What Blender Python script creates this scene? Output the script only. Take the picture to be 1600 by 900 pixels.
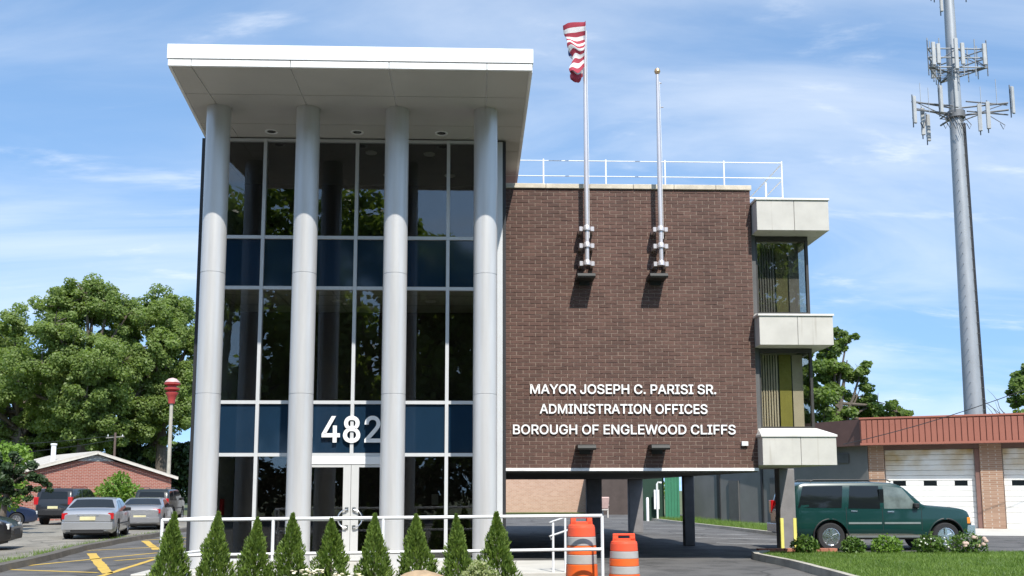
import bpy, bmesh, math, random
import numpy as np
from mathutils import Vector, Matrix

for o in list(bpy.data.objects): bpy.data.objects.remove(o)
SC = bpy.context.scene
COL = SC.collection
R = math.radians

# ------------------------------------------------------------------ camera
cam_data = bpy.data.cameras.new('camera'); cam = bpy.data.objects.new('camera', cam_data); COL.objects.link(cam)
cam.location = (1.3163, -21.0598, 1.6)
PITCH, YAW, ROLL = 0.1319, 0.0364, 0.0011
cam.rotation_mode = 'QUATERNION'
cam.rotation_quaternion = (Matrix.Rotation(-YAW, 4, 'Z') @ Matrix.Rotation(math.pi/2 + PITCH, 4, 'X') @ Matrix.Rotation(-ROLL, 4, 'Z')).to_quaternion()
cam_data.sensor_width = 36.0
cam_data.lens = 36.0*1587.394/1600.0
cam_data.shift_y = (554.6146-450.0)/1600.0
cam_data.clip_end = 3000
SC.camera = cam
SC.render.resolution_x = 1024; SC.render.resolution_y = 576

# ------------------------------------------------------------------ sky, sun, exposure
SUN = Vector((0.275, -1.0, 1.22)).normalized()          # towards the sun
ELEV = math.asin(SUN.z)
AZ = math.atan2(SUN.x, SUN.y)                           # from +Y clockwise
world = bpy.data.worlds.new('World'); SC.world = world; world.use_nodes = True
nt = world.node_tree; nt.nodes.clear()
def N(t, typ, **kw):
    n = t.nodes.new(typ)
    for k, v in kw.items(): setattr(n, k, v)
    return n
out = N(nt, 'ShaderNodeOutputWorld'); bg = N(nt, 'ShaderNodeBackground')
sky = N(nt, 'ShaderNodeTexSky', sky_type='NISHITA'); sky.sun_disc = False
sky.sun_elevation = ELEV; sky.sun_rotation = AZ; sky.altitude = 50; sky.air_density = 1.0; sky.dust_density = 0.35; sky.ozone_density = 1.6
geo = N(nt, 'ShaderNodeTexCoord'); sep = N(nt, 'ShaderNodeSeparateXYZ')
nt.links.new(geo.outputs['Generated'], sep.inputs[0])
# clear high-pressure air: the bright milky belt of the model sky is kept below the visible horizon
zr_ = N(nt, 'ShaderNodeMapRange'); nt.links.new(sep.outputs[2], zr_.inputs[0]); zr_.inputs[1].default_value = 0.0; zr_.inputs[2].default_value = 1.0; zr_.inputs[3].default_value = 0.24; zr_.inputs[4].default_value = 1.0
cv_ = N(nt, 'ShaderNodeCombineXYZ'); nt.links.new(sep.outputs[0], cv_.inputs[0]); nt.links.new(sep.outputs[1], cv_.inputs[1]); nt.links.new(zr_.outputs[0], cv_.inputs[2])
nv_ = N(nt, 'ShaderNodeVectorMath', operation='NORMALIZE'); nt.links.new(cv_.outputs[0], nv_.inputs[0]); nt.links.new(nv_.outputs[0], sky.inputs['Vector'])
mz = N(nt, 'ShaderNodeMath', operation='MAXIMUM'); nt.links.new(sep.outputs[2], mz.inputs[0]); mz.inputs[1].default_value = 0.0
ad = N(nt, 'ShaderNodeMath', operation='ADD'); nt.links.new(mz.outputs[0], ad.inputs[0]); ad.inputs[1].default_value = 0.22
dx = N(nt, 'ShaderNodeMath', operation='DIVIDE'); nt.links.new(sep.outputs[0], dx.inputs[0]); nt.links.new(ad.outputs[0], dx.inputs[1])
dy = N(nt, 'ShaderNodeMath', operation='DIVIDE'); nt.links.new(sep.outputs[1], dy.inputs[0]); nt.links.new(ad.outputs[0], dy.inputs[1])
cb = N(nt, 'ShaderNodeCombineXYZ'); nt.links.new(dx.outputs[0], cb.inputs[0]); nt.links.new(dy.outputs[0], cb.inputs[1])
mp = N(nt, 'ShaderNodeMapping'); nt.links.new(cb.outputs[0], mp.inputs[0])
mp.inputs['Rotation'].default_value = (0, 0, R(36)); mp.inputs['Scale'].default_value = (0.75, 1.9, 1); mp.inputs['Location'].default_value = (0.4, -5.2, 0)
n1 = N(nt, 'ShaderNodeTexNoise'); n1.inputs['Scale'].default_value = 1.1; n1.inputs['Detail'].default_value = 9; n1.inputs['Roughness'].default_value = 0.56; n1.inputs['Distortion'].default_value = 0.7
nt.links.new(mp.outputs[0], n1.inputs['Vector'])
n2 = N(nt, 'ShaderNodeTexNoise'); n2.inputs['Scale'].default_value = 3.4; n2.inputs['Detail'].default_value = 10; n2.inputs['Roughness'].default_value = 0.62; n2.inputs['Distortion'].default_value = 0.3
nt.links.new(mp.outputs[0], n2.inputs['Vector'])
r1 = N(nt, 'ShaderNodeMapRange', interpolation_type='SMOOTHSTEP'); nt.links.new(n1.outputs['Fac'], r1.inputs[0])
r1.inputs[1].default_value = 0.34; r1.inputs[2].default_value = 0.76; r1.inputs[4].default_value = 0.42
r2 = N(nt, 'ShaderNodeMapRange', interpolation_type='SMOOTHSTEP'); nt.links.new(n2.outputs['Fac'], r2.inputs[0])
r2.inputs[1].default_value = 0.54; r2.inputs[2].default_value = 0.80; r2.inputs[4].default_value = 0.46
mx = N(nt, 'ShaderNodeMath', operation='ADD', use_clamp=True); nt.links.new(r1.outputs[0], mx.inputs[0]); nt.links.new(r2.outputs[0], mx.inputs[1])
skg = N(nt, 'ShaderNodeMix', data_type='RGBA', blend_type='MULTIPLY'); skg.inputs[0].default_value = 1.0
nt.links.new(sky.outputs[0], skg.inputs[6]); skg.inputs[7].default_value = (0.98, 1.10, 1.11, 1)
cm = N(nt, 'ShaderNodeMix', data_type='RGBA'); nt.links.new(mx.outputs[0], cm.inputs[0]); nt.links.new(skg.outputs[2], cm.inputs[6]); cm.inputs[7].default_value = (5.0, 5.2, 5.4, 1)
nt.links.new(cm.outputs[2], bg.inputs[0]); bg.inputs[1].default_value = 0.15
nt.links.new(bg.outputs[0], out.inputs[0])

sd = bpy.data.lights.new('sun', 'SUN'); sd.energy = 3.9; sd.angle = R(0.53); sd.color = (1.0, 0.955, 0.88)
so = bpy.data.objects.new('sun', sd); COL.objects.link(so); so.location = (30, -60, 80)
so.rotation_mode = 'QUATERNION'; so.rotation_quaternion = SUN.to_track_quat('Z', 'Y')
SC.view_settings.view_transform = 'Standard'; SC.view_settings.look = 'None'; SC.view_settings.gamma = 1.0
SC.view_settings.use_curve_mapping = False
SC.view_settings.exposure = 0.64
SC.render.engine = 'CYCLES'
SC.cycles.max_bounces = 8; SC.cycles.transparent_max_bounces = 16; SC.cycles.caustics_reflective = False; SC.cycles.caustics_refractive = False

# ------------------------------------------------------------------ materials
MATS = {}
def mat(name, col, rough=0.7, metal=0.0, var=0.12, vscale=3.0, bump=0.0, bscale=40.0, spec=0.5, rnd=0.0, col2=None, stretch=None, coat=0.0):
    """plain procedural surface: base colour broken up by noise, optional fine relief and per-piece variation"""
    if name in MATS: return MATS[name]
    m = bpy.data.materials.new(name); m.use_nodes = True; t = m.node_tree; b = t.nodes['Principled BSDF']
    b.inputs['Roughness'].default_value = rough; b.inputs['Metallic'].default_value = metal
    b.inputs['Specular IOR Level'].default_value = spec; b.inputs['Coat Weight'].default_value = coat; b.inputs['Coat Roughness'].default_value = 0.05
    tc = N(t, 'ShaderNodeTexCoord'); vec = tc.outputs['Object']
    if stretch:
        mpn = N(t, 'ShaderNodeMapping'); mpn.inputs['Scale'].default_value = stretch; t.links.new(vec, mpn.inputs[0]); vec = mpn.outputs[0]
    no = N(t, 'ShaderNodeTexNoise'); no.inputs['Scale'].default_value = vscale; no.inputs['Detail'].default_value = 6; no.inputs['Roughness'].default_value = 0.6
    t.links.new(vec, no.inputs['Vector'])
    mr = N(t, 'ShaderNodeMapRange'); mr.inputs[1].default_value = 0.3; mr.inputs[2].default_value = 0.7
    t.links.new(no.outputs['Fac'], mr.inputs[0])
    mix = N(t, 'ShaderNodeMix', data_type='RGBA'); t.links.new(mr.outputs[0], mix.inputs[0])
    c2 = col2 if col2 else tuple(min(1, c*(1+var)) for c in col); c1 = col if col2 else tuple(c*(1-var) for c in col)
    mix.inputs[6].default_value = (*c1, 1); mix.inputs[7].default_value = (*c2, 1)
    res = mix.outputs[2]
    if rnd:
        oi = N(t, 'ShaderNodeObjectInfo'); ge = N(t, 'ShaderNodeNewGeometry')
        s = N(t, 'ShaderNodeMath', operation='ADD'); t.links.new(oi.outputs['Random'], s.inputs[0]); t.links.new(ge.outputs['Random Per Island'], s.inputs[1])
        fr = N(t, 'ShaderNodeMath', operation='FRACT'); t.links.new(s.outputs[0], fr.inputs[0])
        m2 = N(t, 'ShaderNodeMapRange'); t.links.new(fr.outputs[0], m2.inputs[0]); m2.inputs[3].default_value = 1-rnd; m2.inputs[4].default_value = 1+rnd
        hs = N(t, 'ShaderNodeHueSaturation'); t.links.new(res, hs.inputs['Color']); t.links.new(m2.outputs[0], hs.inputs['Value']); res = hs.outputs[0]
    t.links.new(res, b.inputs['Base Color'])
    if bump:
        nb = N(t, 'ShaderNodeTexNoise'); nb.inputs['Scale'].default_value = bscale; nb.inputs['Detail'].default_value = 4; t.links.new(vec, nb.inputs['Vector'])
        bp = N(t, 'ShaderNodeBump'); bp.inputs['Strength'].default_value = bump; bp.inputs['Distance'].default_value = 0.02
        t.links.new(nb.outputs['Fac'], bp.inputs['Height']); t.links.new(bp.outputs[0], b.inputs['Normal'])
    MATS[name] = m; return m

def glass_mat(name, tint, ior=1.5, refl=1.0):
    if name in MATS: return MATS[name]
    m = bpy.data.materials.new(name); m.use_nodes = True; t = m.node_tree; t.nodes.clear()
    o = N(t, 'ShaderNodeOutputMaterial'); tr = N(t, 'ShaderNodeBsdfTransparent'); gl = N(t, 'ShaderNodeBsdfGlossy'); fr = N(t, 'ShaderNodeFresnel'); mi = N(t, 'ShaderNodeMixShader')
    tr.inputs[0].default_value = (*tint, 1); gl.inputs['Roughness'].default_value = 0.008; gl.inputs[0].default_value = (refl, refl, refl, 1); fr.inputs[0].default_value = ior
    ge = N(t, 'ShaderNodeNewGeometry'); io = N(t, 'ShaderNodeMix'); t.links.new(ge.outputs['Backfacing'], io.inputs[0]); io.inputs[2].default_value = ior; io.inputs[3].default_value = 1/ior; t.links.new(io.outputs[0], fr.inputs[0])
    t.links.new(fr.outputs[0], mi.inputs[0]); t.links.new(tr.outputs[0], mi.inputs[1]); t.links.new(gl.outputs[0], mi.inputs[2]); t.links.new(mi.outputs[0], o.inputs[0])
    # very slight waviness of real panes
    tc = N(t, 'ShaderNodeTexCoord'); nb = N(t, 'ShaderNodeTexNoise'); nb.inputs['Scale'].default_value = 0.9; t.links.new(tc.outputs['Object'], nb.inputs['Vector'])
    bp = N(t, 'ShaderNodeBump'); bp.inputs['Strength'].default_value = 0.05; bp.inputs['Distance'].default_value = 0.02; t.links.new(nb.outputs['Fac'], bp.inputs['Height']); t.links.new(bp.outputs[0], gl.inputs['Normal'])
    MATS[name] = m; return m

def leaf_mat(name, c1, c2, trans=0.35, vscale=0.35):
    if name in MATS: return MATS[name]
    m = bpy.data.materials.new(name); m.use_nodes = True; t = m.node_tree; t.nodes.clear()
    o = N(t, 'ShaderNodeOutputMaterial'); d = N(t, 'ShaderNodeBsdfPrincipled'); tl = N(t, 'ShaderNodeBsdfTranslucent'); mi = N(t, 'ShaderNodeMixShader')
    d.inputs['Roughness'].default_value = 0.5; d.inputs['Specular IOR Level'].default_value = 0.4
    tc = N(t, 'ShaderNodeTexCoord'); no = N(t, 'ShaderNodeTexNoise'); no.inputs['Scale'].default_value = vscale; no.inputs['Detail'].default_value = 3
    t.links.new(tc.outputs['Object'], no.inputs['Vector'])
    ge = N(t, 'ShaderNodeNewGeometry'); a = N(t, 'ShaderNodeMath', operation='MULTIPLY_ADD'); t.links.new(ge.outputs['Random Per Island'], a.inputs[0]); a.inputs[1].default_value = 0.6; 
    mr = N(t, 'ShaderNodeMapRange'); mr.inputs[1].default_value = 0.3; mr.inputs[2].default_value = 0.7; mr.inputs[4].default_value = 0.45; t.links.new(no.outputs['Fac'], mr.inputs[0]); t.links.new(mr.outputs[0], a.inputs[2])
    mx = N(t, 'ShaderNodeMix', data_type='RGBA'); t.links.new(a.outputs[0], mx.inputs[0]); mx.inputs[6].default_value = (*c1, 1); mx.inputs[7].default_value = (*c2, 1)
    t.links.new(mx.outputs[2], d.inputs['Base Color'])
    br = N(t, 'ShaderNodeMix', data_type='RGBA', blend_type='MULTIPLY'); br.inputs[0].default_value = 1; t.links.new(mx.outputs[2], br.inputs[6]); br.inputs[7].default_value = (1.5, 1.6, 0.7, 1)
    t.links.new(br.outputs[2], tl.inputs[0]); mi.inputs[0].default_value = trans
    t.links.new(d.outputs[0], mi.inputs[1]); t.links.new(tl.outputs[0], mi.inputs[2]); t.links.new(mi.outputs[0], o.inputs[0])
    MATS[name] = m; return m

def brick_mat(name, c1, c2, mortar, bw=0.2, bh=0.065, axis='XZ'):
    """brickwork too far away to be laid brick by brick"""
    if name in MATS: return MATS[name]
    m = bpy.data.materials.new(name); m.use_nodes = True; t = m.node_tree; b = t.nodes['Principled BSDF']; b.inputs['Roughness'].default_value = 0.9
    tc = N(t, 'ShaderNodeTexCoord'); s = N(t, 'ShaderNodeSeparateXYZ'); t.links.new(tc.outputs['Object'], s.inputs[0]); c = N(t, 'ShaderNodeCombineXYZ')
    ax = N(t, 'ShaderNodeMath', operation='ADD'); t.links.new(s.outputs[0], ax.inputs[0]); t.links.new(s.outputs[1], ax.inputs[1])
    t.links.new(ax.outputs[0] if axis == 'S' else s.outputs[0], c.inputs[0]); t.links.new(s.outputs[2], c.inputs[1])
    br = N(t, 'ShaderNodeTexBrick'); t.links.new(c.outputs[0], br.inputs['Vector'])
    br.inputs['Color1'].default_value = (*c1, 1); br.inputs['Color2'].default_value = (*c2, 1); br.inputs['Mortar'].default_value = (*mortar, 1)
    br.inputs['Scale'].default_value = 1.0; br.inputs['Brick Width'].default_value = bw; br.inputs['Row Height'].default_value = bh; br.inputs['Mortar Size'].default_value = 0.008; br.inputs['Bias'].default_value = -0.1
    t.links.new(br.outputs['Color'], b.inputs['Base Color'])
    bp = N(t, 'ShaderNodeBump'); bp.inputs['Strength'].default_value = 0.4; bp.inputs['Distance'].default_value = 0.01; bp.invert = True
    t.links.new(br.outputs['Fac'], bp.inputs['Height']); t.links.new(bp.outputs[0], b.inputs['Normal'])
    MATS[name] = m; return m

def paint(name, col, metal=0.0, rough=0.32, coat=0.6): return mat(name, col, rough, metal, 0.04, 1.5, coat=coat)

M_FASCIA = mat('white_panel', (0.86, 0.86, 0.84), 0.35, 0.0, 0.02, 1.2)
M_SOFFIT = mat('soffit_panel_grey', (0.50, 0.485, 0.455), 0.5, 0.0, 0.03, 1.2)
M_COLUMN = mat('column_silver', (0.585, 0.575, 0.56), 0.36, 0.26, 0.05, 1.2, stretch=(6, 6, 0.35))
M_FRAME = mat('frame_silver', (0.60, 0.61, 0.61), 0.4, 0.15, 0.03)
M_DARKTRIM = mat('dark_trim', (0.02, 0.021, 0.024), 0.5)
M_GLASS = glass_mat('lobby_glass', (0.76, 0.77, 0.76), 1.66)
M_WGLASS = glass_mat('window_glass', (0.90, 0.90, 0.88), 1.6)
M_SPAND = mat('spandrel_blue', (0.010, 0.027, 0.052), 0.06, 0.0, 0.12, 0.8, spec=0.55)
M_BRICK = mat('brown_brick', (0.112, 0.060, 0.046), 0.85, 0, 0.12, 9.0, bump=0.5, bscale=60, rnd=0.14)
def weather(m, sc=(.55, .55, .35), lo=.80, hi=1.12):
    """broad uneven weathering laid over the whole surface in place"""
    t = m.node_tree; b = t.nodes['Principled BSDF']; src = b.inputs['Base Color'].links[0].from_socket
    ge = N(t, 'ShaderNodeNewGeometry'); mpn = N(t, 'ShaderNodeMapping'); mpn.inputs['Scale'].default_value = sc; t.links.new(ge.outputs['Position'], mpn.inputs[0])
    no = N(t, 'ShaderNodeTexNoise'); no.inputs['Scale'].default_value = 1.6; no.inputs['Detail'].default_value = 7; no.inputs['Roughness'].default_value = .62; t.links.new(mpn.outputs[0], no.inputs['Vector'])
    mr = N(t, 'ShaderNodeMapRange'); mr.inputs[1].default_value = .3; mr.inputs[2].default_value = .7; mr.inputs[3].default_value = lo; mr.inputs[4].default_value = hi; t.links.new(no.outputs['Fac'], mr.inputs[0])
    hs = N(t, 'ShaderNodeHueSaturation'); t.links.new(src, hs.inputs['Color']); t.links.new(mr.outputs[0], hs.inputs['Value']); t.links.new(hs.outputs[0], b.inputs['Base Color']); return m
weather(M_BRICK, lo=.86, hi=1.1); weather(M_BRICK, (1.7, 1.7, .16), .90, 1.05)
weather(M_COLUMN, (2.2, 2.2, .22), .88, 1.05); weather(M_SOFFIT, (.8, .8, .8), .96, 1.03)
weather(M_FASCIA, (2.5, 2.5, .6), .90, 1.03)
M_MORTAR = mat('tan_mortar', (0.33, 0.26, 0.21), 0.95, 0, 0.25, 14)
M_STONE = mat('pale_coping', (0.56, 0.50, 0.40), 0.8, 0, 0.22, 4, bump=0.3)
M_PRECAST = None
M_WHITE = mat('white_paint', (0.80, 0.80, 0.79), 0.42, 0, 0.03)
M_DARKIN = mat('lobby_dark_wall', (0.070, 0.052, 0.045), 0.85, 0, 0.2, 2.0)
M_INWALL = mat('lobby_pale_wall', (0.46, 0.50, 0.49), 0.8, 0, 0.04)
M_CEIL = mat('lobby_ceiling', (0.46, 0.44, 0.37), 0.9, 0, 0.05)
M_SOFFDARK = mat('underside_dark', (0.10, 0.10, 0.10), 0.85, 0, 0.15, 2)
M_PILLAR = mat('pillar_grey', (0.20, 0.19, 0.19), 0.85, 0, 0.12, 5, bump=0.2)
M_CHROME = mat('chrome', (0.75, 0.75, 0.76), 0.24, 1.0, 0.02)
M_BLACK = mat('black_plastic', (0.014, 0.014, 0.015), 0.55)
M_TYRE = mat('tyre_rubber', (0.02, 0.02, 0.021), 0.85)
M_CARGLASS = mat('car_glass', (0.010, 0.013, 0.015), 0.06, 0, 0.05, spec=0.35)
M_RED = mat('tail_lamp_red', (0.45, 0.012, 0.015), 0.15, 0, 0.05, coat=0.5)
M_LAMP = mat('clear_lamp', (0.75, 0.75, 0.72), 0.1, 0.3)
M_AMBER = mat('amber_lamp', (0.75, 0.25, 0.03), 0.2)
M_PLATE = mat('plate_yellow', (0.62, 0.57, 0.33), 0.5)
M_BARK = mat('bark', (0.115, 0.095, 0.075), 0.95, 0, 0.35, 6, bump=0.6, bscale=20)

# precast panels with rain streaks
def precast():
    m = mat('precast_panel', (0.52, 0.50, 0.455), 0.8, 0, 0.09, 2.0, bump=0.15, bscale=80)
    t = m.node_tree; b = t.nodes['Principled BSDF']; src = b.inputs['Base Color'].links[0].from_socket
    tc = N(t, 'ShaderNodeTexCoord'); mpn = N(t, 'ShaderNodeMapping'); mpn.inputs['Scale'].default_value = (5.0, 2.0, 0.25); t.links.new(tc.outputs['Object'], mpn.inputs[0])
    no = N(t, 'ShaderNodeTexNoise'); no.inputs['Scale'].default_value = 1.5; no.inputs['Detail'].default_value = 4; t.links.new(mpn.outputs[0], no.inputs['Vector'])
    mr = N(t, 'ShaderNodeMapRange', interpolation_type='SMOOTHSTEP'); mr.inputs[1].default_value = 0.60; mr.inputs[2].default_value = 0.74; mr.inputs[4].default_value = 0.5; t.links.new(no.outputs['Fac'], mr.inputs[0])
    mx_ = N(t, 'ShaderNodeMix', data_type='RGBA'); t.links.new(mr.outputs[0], mx_.inputs[0]); t.links.new(src, mx_.inputs[6]); mx_.inputs[7].default_value = (0.26, 0.22, 0.16, 1)
    t.links.new(mx_.outputs[2], b.inputs['Base Color']); return m
M_PRECAST = precast()

# ------------------------------------------------------------------ mesh helpers
class MB:
    def __init__(s): s.v = []; s.f = []; s.sm = []
    def add(s, vs, fs, smooth=False):
        o = len(s.v); s.v += [tuple(p) for p in vs]; s.f += [tuple(i+o for i in f) for f in fs]; s.sm += [smooth]*len(fs); return s
    def box(s, x0, x1, y0, y1, z0, z1, M=None, ch=0.0):
        if x0 > x1: x0, x1 = x1, x0
        if y0 > y1: y0, y1 = y1, y0
        if z0 > z1: z0, z1 = z1, z0
        if not ch:
            vs = [Vector((x, y, z)) for x in (x0, x1) for y in (y0, y1) for z in (z0, z1)]
            fs = [(0,1,3,2),(4,6,7,5),(0,4,5,1),(2,3,7,6),(0,2,6,4),(1,5,7,3)]
        else:
            bm = bmesh.new(); bmesh.ops.create_cube(bm, size=1)
            for v in bm.verts: v.co = Vector((x0+(v.co.x+.5)*(x1-x0), y0+(v.co.y+.5)*(y1-y0), z0+(v.co.z+.5)*(z1-z0)))
            bmesh.ops.bevel(bm, geom=bm.edges[:], offset=ch, segments=1, affect='EDGES')
            vs = [v.co.copy() for v in bm.verts]; bm.verts.index_update(); fs = [tuple(v.index for v in f.verts) for f in bm.faces]; bm.free()
        if M is not None: vs = [M @ v for v in vs]
        return s.add(vs, fs)
    def prism(s, poly, z0, z1, M=None):
        n = len(poly); a = sum(poly[i][0]*poly[(i+1) % n][1]-poly[(i+1) % n][0]*poly[i][1] for i in range(n))
        if a < 0: poly = poly[::-1]
        vs = [Vector((p[0], p[1], z0)) for p in poly]+[Vector((p[0], p[1], z1)) for p in poly]
        fs = [tuple(range(n))[::-1], tuple(range(n, 2*n))]+[(i, (i+1) % n, n+(i+1) % n, n+i) for i in range(n)]
        if M is not None: vs = [M @ v for v in vs]
        return s.add(vs, fs)
    def tube(s, pts, rad, n=10, cap=True, smooth=True):
        pts = [Vector(p) for p in pts]; rads = rad if isinstance(rad, (list, tuple)) else [rad]*len(pts)
        vs = []; fs = []; up = None
        for i, p in enumerate(pts):
            d = (pts[min(i+1, len(pts)-1)]-pts[max(i-1, 0)]).normalized()
            if up is None: up = Vector((0, 0, 1)) if abs(d.z) < 0.9 else Vector((1, 0, 0))
            a = d.cross(up)
            if a.length < 1e-5: a = d.cross(Vector((0, 1, 0)))
            a.normalize(); b = d.cross(a).normalized(); up = b.cross(d) if False else up
            for k in range(n):
                t = 2*math.pi*k/n; vs.append(p+(a*math.cos(t)+b*math.sin(t))*rads[i])
        for i in range(len(pts)-1):
            for k in range(n):
                fs.append((i*n+k, i*n+(k+1) % n, (i+1)*n+(k+1) % n, (i+1)*n+k))
        s.add(vs, fs, smooth)
        if cap:
            o = len(s.v)-len(vs); s.f.append(tuple(o+k for k in range(n))[::-1]); s.f.append(tuple(o+(len(pts)-1)*n+k for k in range(n))); s.sm += [False, False]
        return s
    def lathe(s, prof, n=24, M=None, smooth=True, caps=True):
        """profile [(r, z)] turned about z"""
        vs = []; fs = []
        for r, z in prof:
            for k in range(n):
                t = 2*math.pi*k/n; vs.append(Vector((r*math.cos(t), r*math.sin(t), z)))
        for i in range(len(prof)-1):
            for k in range(n): fs.append((i*n+k, i*n+(k+1) % n, (i+1)*n+(k+1) % n, (i+1)*n+k))
        nf = len(fs)
        if caps: fs.append(tuple(range(n))[::-1]); fs.append(tuple((len(prof)-1)*n+k for k in range(n)))
        if M is not None: vs = [M @ v for v in vs]
        o = len(s.v); s.v += [tuple(v) for v in vs]; s.f += [tuple(i+o for i in f) for f in fs]; s.sm += [smooth]*nf+[False]*(len(fs)-nf); return s
    def mesh(s, name, m, sharp=35):
        me = bpy.data.meshes.new(name); me.from_pydata(s.v, [], s.f)
        me.polygons.foreach_set('use_smooth', s.sm)
        if m: me.materials.append(m)
        if any(s.sm): me.set_sharp_from_angle(angle=R(sharp))
        me.update(); return me
    def build(s, name, m, parent=None, **k): return link(name, s.mesh(name, m, **k), parent)

def link(name, me, parent=None, loc=None, rz=None):
    o = bpy.data.objects.new(name, me); COL.objects.link(o)
    if parent is not None: o.parent = parent
    if loc is not None: o.location = loc
    if rz is not None: o.rotation_euler = (0, 0, rz)
    return o
def box(name, m, parent, *a, **k): return MB().box(*a, **k).build(name, m, parent)
def tag(o, label=None, cat=None, group=None, kind=None):
    for k, v in (('label', label), ('category', cat), ('group', group), ('kind', kind)):
        if v: o[k] = v
    return o
def thing(name, label, cat, loc=(0, 0, 0), rz=0, group=None):
    o = bpy.data.objects.new(name, None); COL.objects.link(o); o.location = loc; o.rotation_euler = (0, 0, rz); o.empty_display_size = 0.3
    return tag(o, label, cat, group)
def struct(o): o['kind'] = 'structure'; return o
def np_mesh(name, V, F, m):
    """V (n,3), F (k,4) numpy -> mesh, quick"""
    me = bpy.data.meshes.new(name); me.vertices.add(len(V)); me.vertices.foreach_set('co', np.ascontiguousarray(V, dtype=np.float32).ravel())
    k = F.shape[1]; me.loops.add(F.size); me.loops.foreach_set('vertex_index', np.ascontiguousarray(F, dtype=np.int32).ravel())
    me.polygons.add(len(F)); me.polygons.foreach_set('loop_start', np.arange(0, F.size, k, dtype=np.int32)); me.polygons.foreach_set('loop_total', np.full(len(F), k, dtype=np.int32))
    me.materials.append(m); me.update(calc_edges=True); return me

def leaf_cards(C, size, rng, up=0.35, out=None, aspect=0.62, droop=0.0):
    """one pointed four-cornered leaf at each centre"""
    n = len(C); nr = rng.normal(size=(n, 3)); nr[:, 2] += up
    if out is not None: nr += out
    nr /= np.linalg.norm(nr, axis=1, keepdims=True)
    a = rng.normal(size=(n, 3)); a[:, 2] -= droop; a -= nr*(a*nr).sum(1, keepdims=True); a /= np.linalg.norm(a, axis=1, keepdims=True); b = np.cross(nr, a)
    s = size*rng.uniform(0.65, 1.3, size=(n, 1))
    V = np.stack([C-a*s, C+b*s*aspect-a*s*0.1, C+a*s, C-b*s*aspect-a*s*0.1], axis=1).reshape(-1, 3)
    return V, np.arange(4*n).reshape(n, 4)

# ------------------------------------------------------------------ the ground
def sheet(name, poly, z, m):
    b = MB(); b.add([(x, y, z) for x, y in poly], [tuple(range(len(poly)))]); o = b.build(name, m)
    if o.data.polygons[0].normal.z < 0: o.data.flip_normals()
    return struct(o)
M_GROUND = mat('far_ground', (0.10, 0.12, 0.05), 0.95, 0, 0.3, 0.3)
def asphalt(name, c, c2):
    m = mat(name, c, 0.9, 0, 0, 0.35, bump=0.35, bscale=120, col2=c2)
    t = m.node_tree; b = t.nodes['Principled BSDF']; src = b.inputs['Base Color'].links[0].from_socket
    tc = N(t, 'ShaderNodeTexCoord'); no = N(t, 'ShaderNodeTexNoise'); no.inputs['Scale'].default_value = 60; no.inputs['Detail'].default_value = 3; t.links.new(tc.outputs['Object'], no.inputs['Vector'])
    vo = N(t, 'ShaderNodeTexVoronoi', feature='DISTANCE_TO_EDGE'); vo.inputs['Scale'].default_value = 0.35; nd = N(t, 'ShaderNodeTexNoise'); nd.inputs['Scale'].default_value = 1.2; nd.inputs['Detail'].default_value = 5
    t.links.new(tc.outputs['Object'], nd.inputs['Vector']); va = N(t, 'ShaderNodeMix', data_type='RGBA'); va.inputs[0].default_value = 0.35; t.links.new(tc.outputs['Object'], va.inputs[6]); t.links.new(nd.outputs['Color'], va.inputs[7]); t.links.new(va.outputs[2], vo.inputs['Vector'])
    cr = N(t, 'ShaderNodeMapRange'); cr.inputs[1].default_value = 0.0; cr.inputs[2].default_value = 0.012; cr.inputs[3].default_value = 0.45; cr.inputs[4].default_value = 1.0; t.links.new(vo.outputs['Distance'], cr.inputs[0])
    gr = N(t, 'ShaderNodeMapRange'); gr.inputs[1].default_value = 0.3; gr.inputs[2].default_value = 0.7; gr.inputs[3].default_value = 0.75; gr.inputs[4].default_value = 1.25; t.links.new(no.outputs['Fac'], gr.inputs[0])
    ml0 = N(t, 'ShaderNodeMath', operation='MULTIPLY'); t.links.new(cr.outputs[0], ml0.inputs[0]); t.links.new(gr.outputs[0], ml0.inputs[1])
    st = N(t, 'ShaderNodeTexNoise'); st.inputs['Scale'].default_value = .9; st.inputs['Detail'].default_value = 6; st.inputs['Roughness'].default_value = .65; t.links.new(tc.outputs['Object'], st.inputs['Vector'])
    sr = N(t, 'ShaderNodeMapRange', interpolation_type='SMOOTHSTEP'); sr.inputs[1].default_value = .34; sr.inputs[2].default_value = .58; sr.inputs[3].default_value = .62; sr.inputs[4].default_value = 1.12; t.links.new(st.outputs['Fac'], sr.inputs[0])
    ml = N(t, 'ShaderNodeMath', operation='MULTIPLY'); t.links.new(ml0.outputs[0], ml.inputs[0]); t.links.new(sr.outputs[0], ml.inputs[1])
    hs = N(t, 'ShaderNodeHueSaturation'); t.links.new(src, hs.inputs['Color']); t.links.new(ml.outputs[0], hs.inputs['Value']); t.links.new(hs.outputs[0], b.inputs['Base Color']); return m
M_ASPH = asphalt('asphalt', (0.090, 0.088, 0.086), (0.135, 0.130, 0.124))
M_OLDASPH = asphalt('old_asphalt', (0.20, 0.185, 0.155), (0.27, 0.25, 0.21))
M_CONC = mat('concrete', (0.52, 0.50, 0.45), 0.9, 0, 0.12, 1.5, bump=0.2)
M_KERB = mat('kerb_stone', (0.40, 0.37, 0.31), 0.9, 0, 0.25, 2.5, bump=0.4)
M_KERBDARK = mat('kerb_asphalt', (0.115, 0.105, 0.09), 0.95, 0, 0.25, 2.5, bump=0.5, bscale=25)
M_YEL = mat('yellow_paint', (0.70, 0.46, 0.06), 0.8, 0, 0.25, 5, col2=(0.46, 0.32, 0.09))
M_YELL = mat('guard_yellow', (0.72, 0.66, 0.16), 0.6, 0, 0.1, 4)
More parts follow.
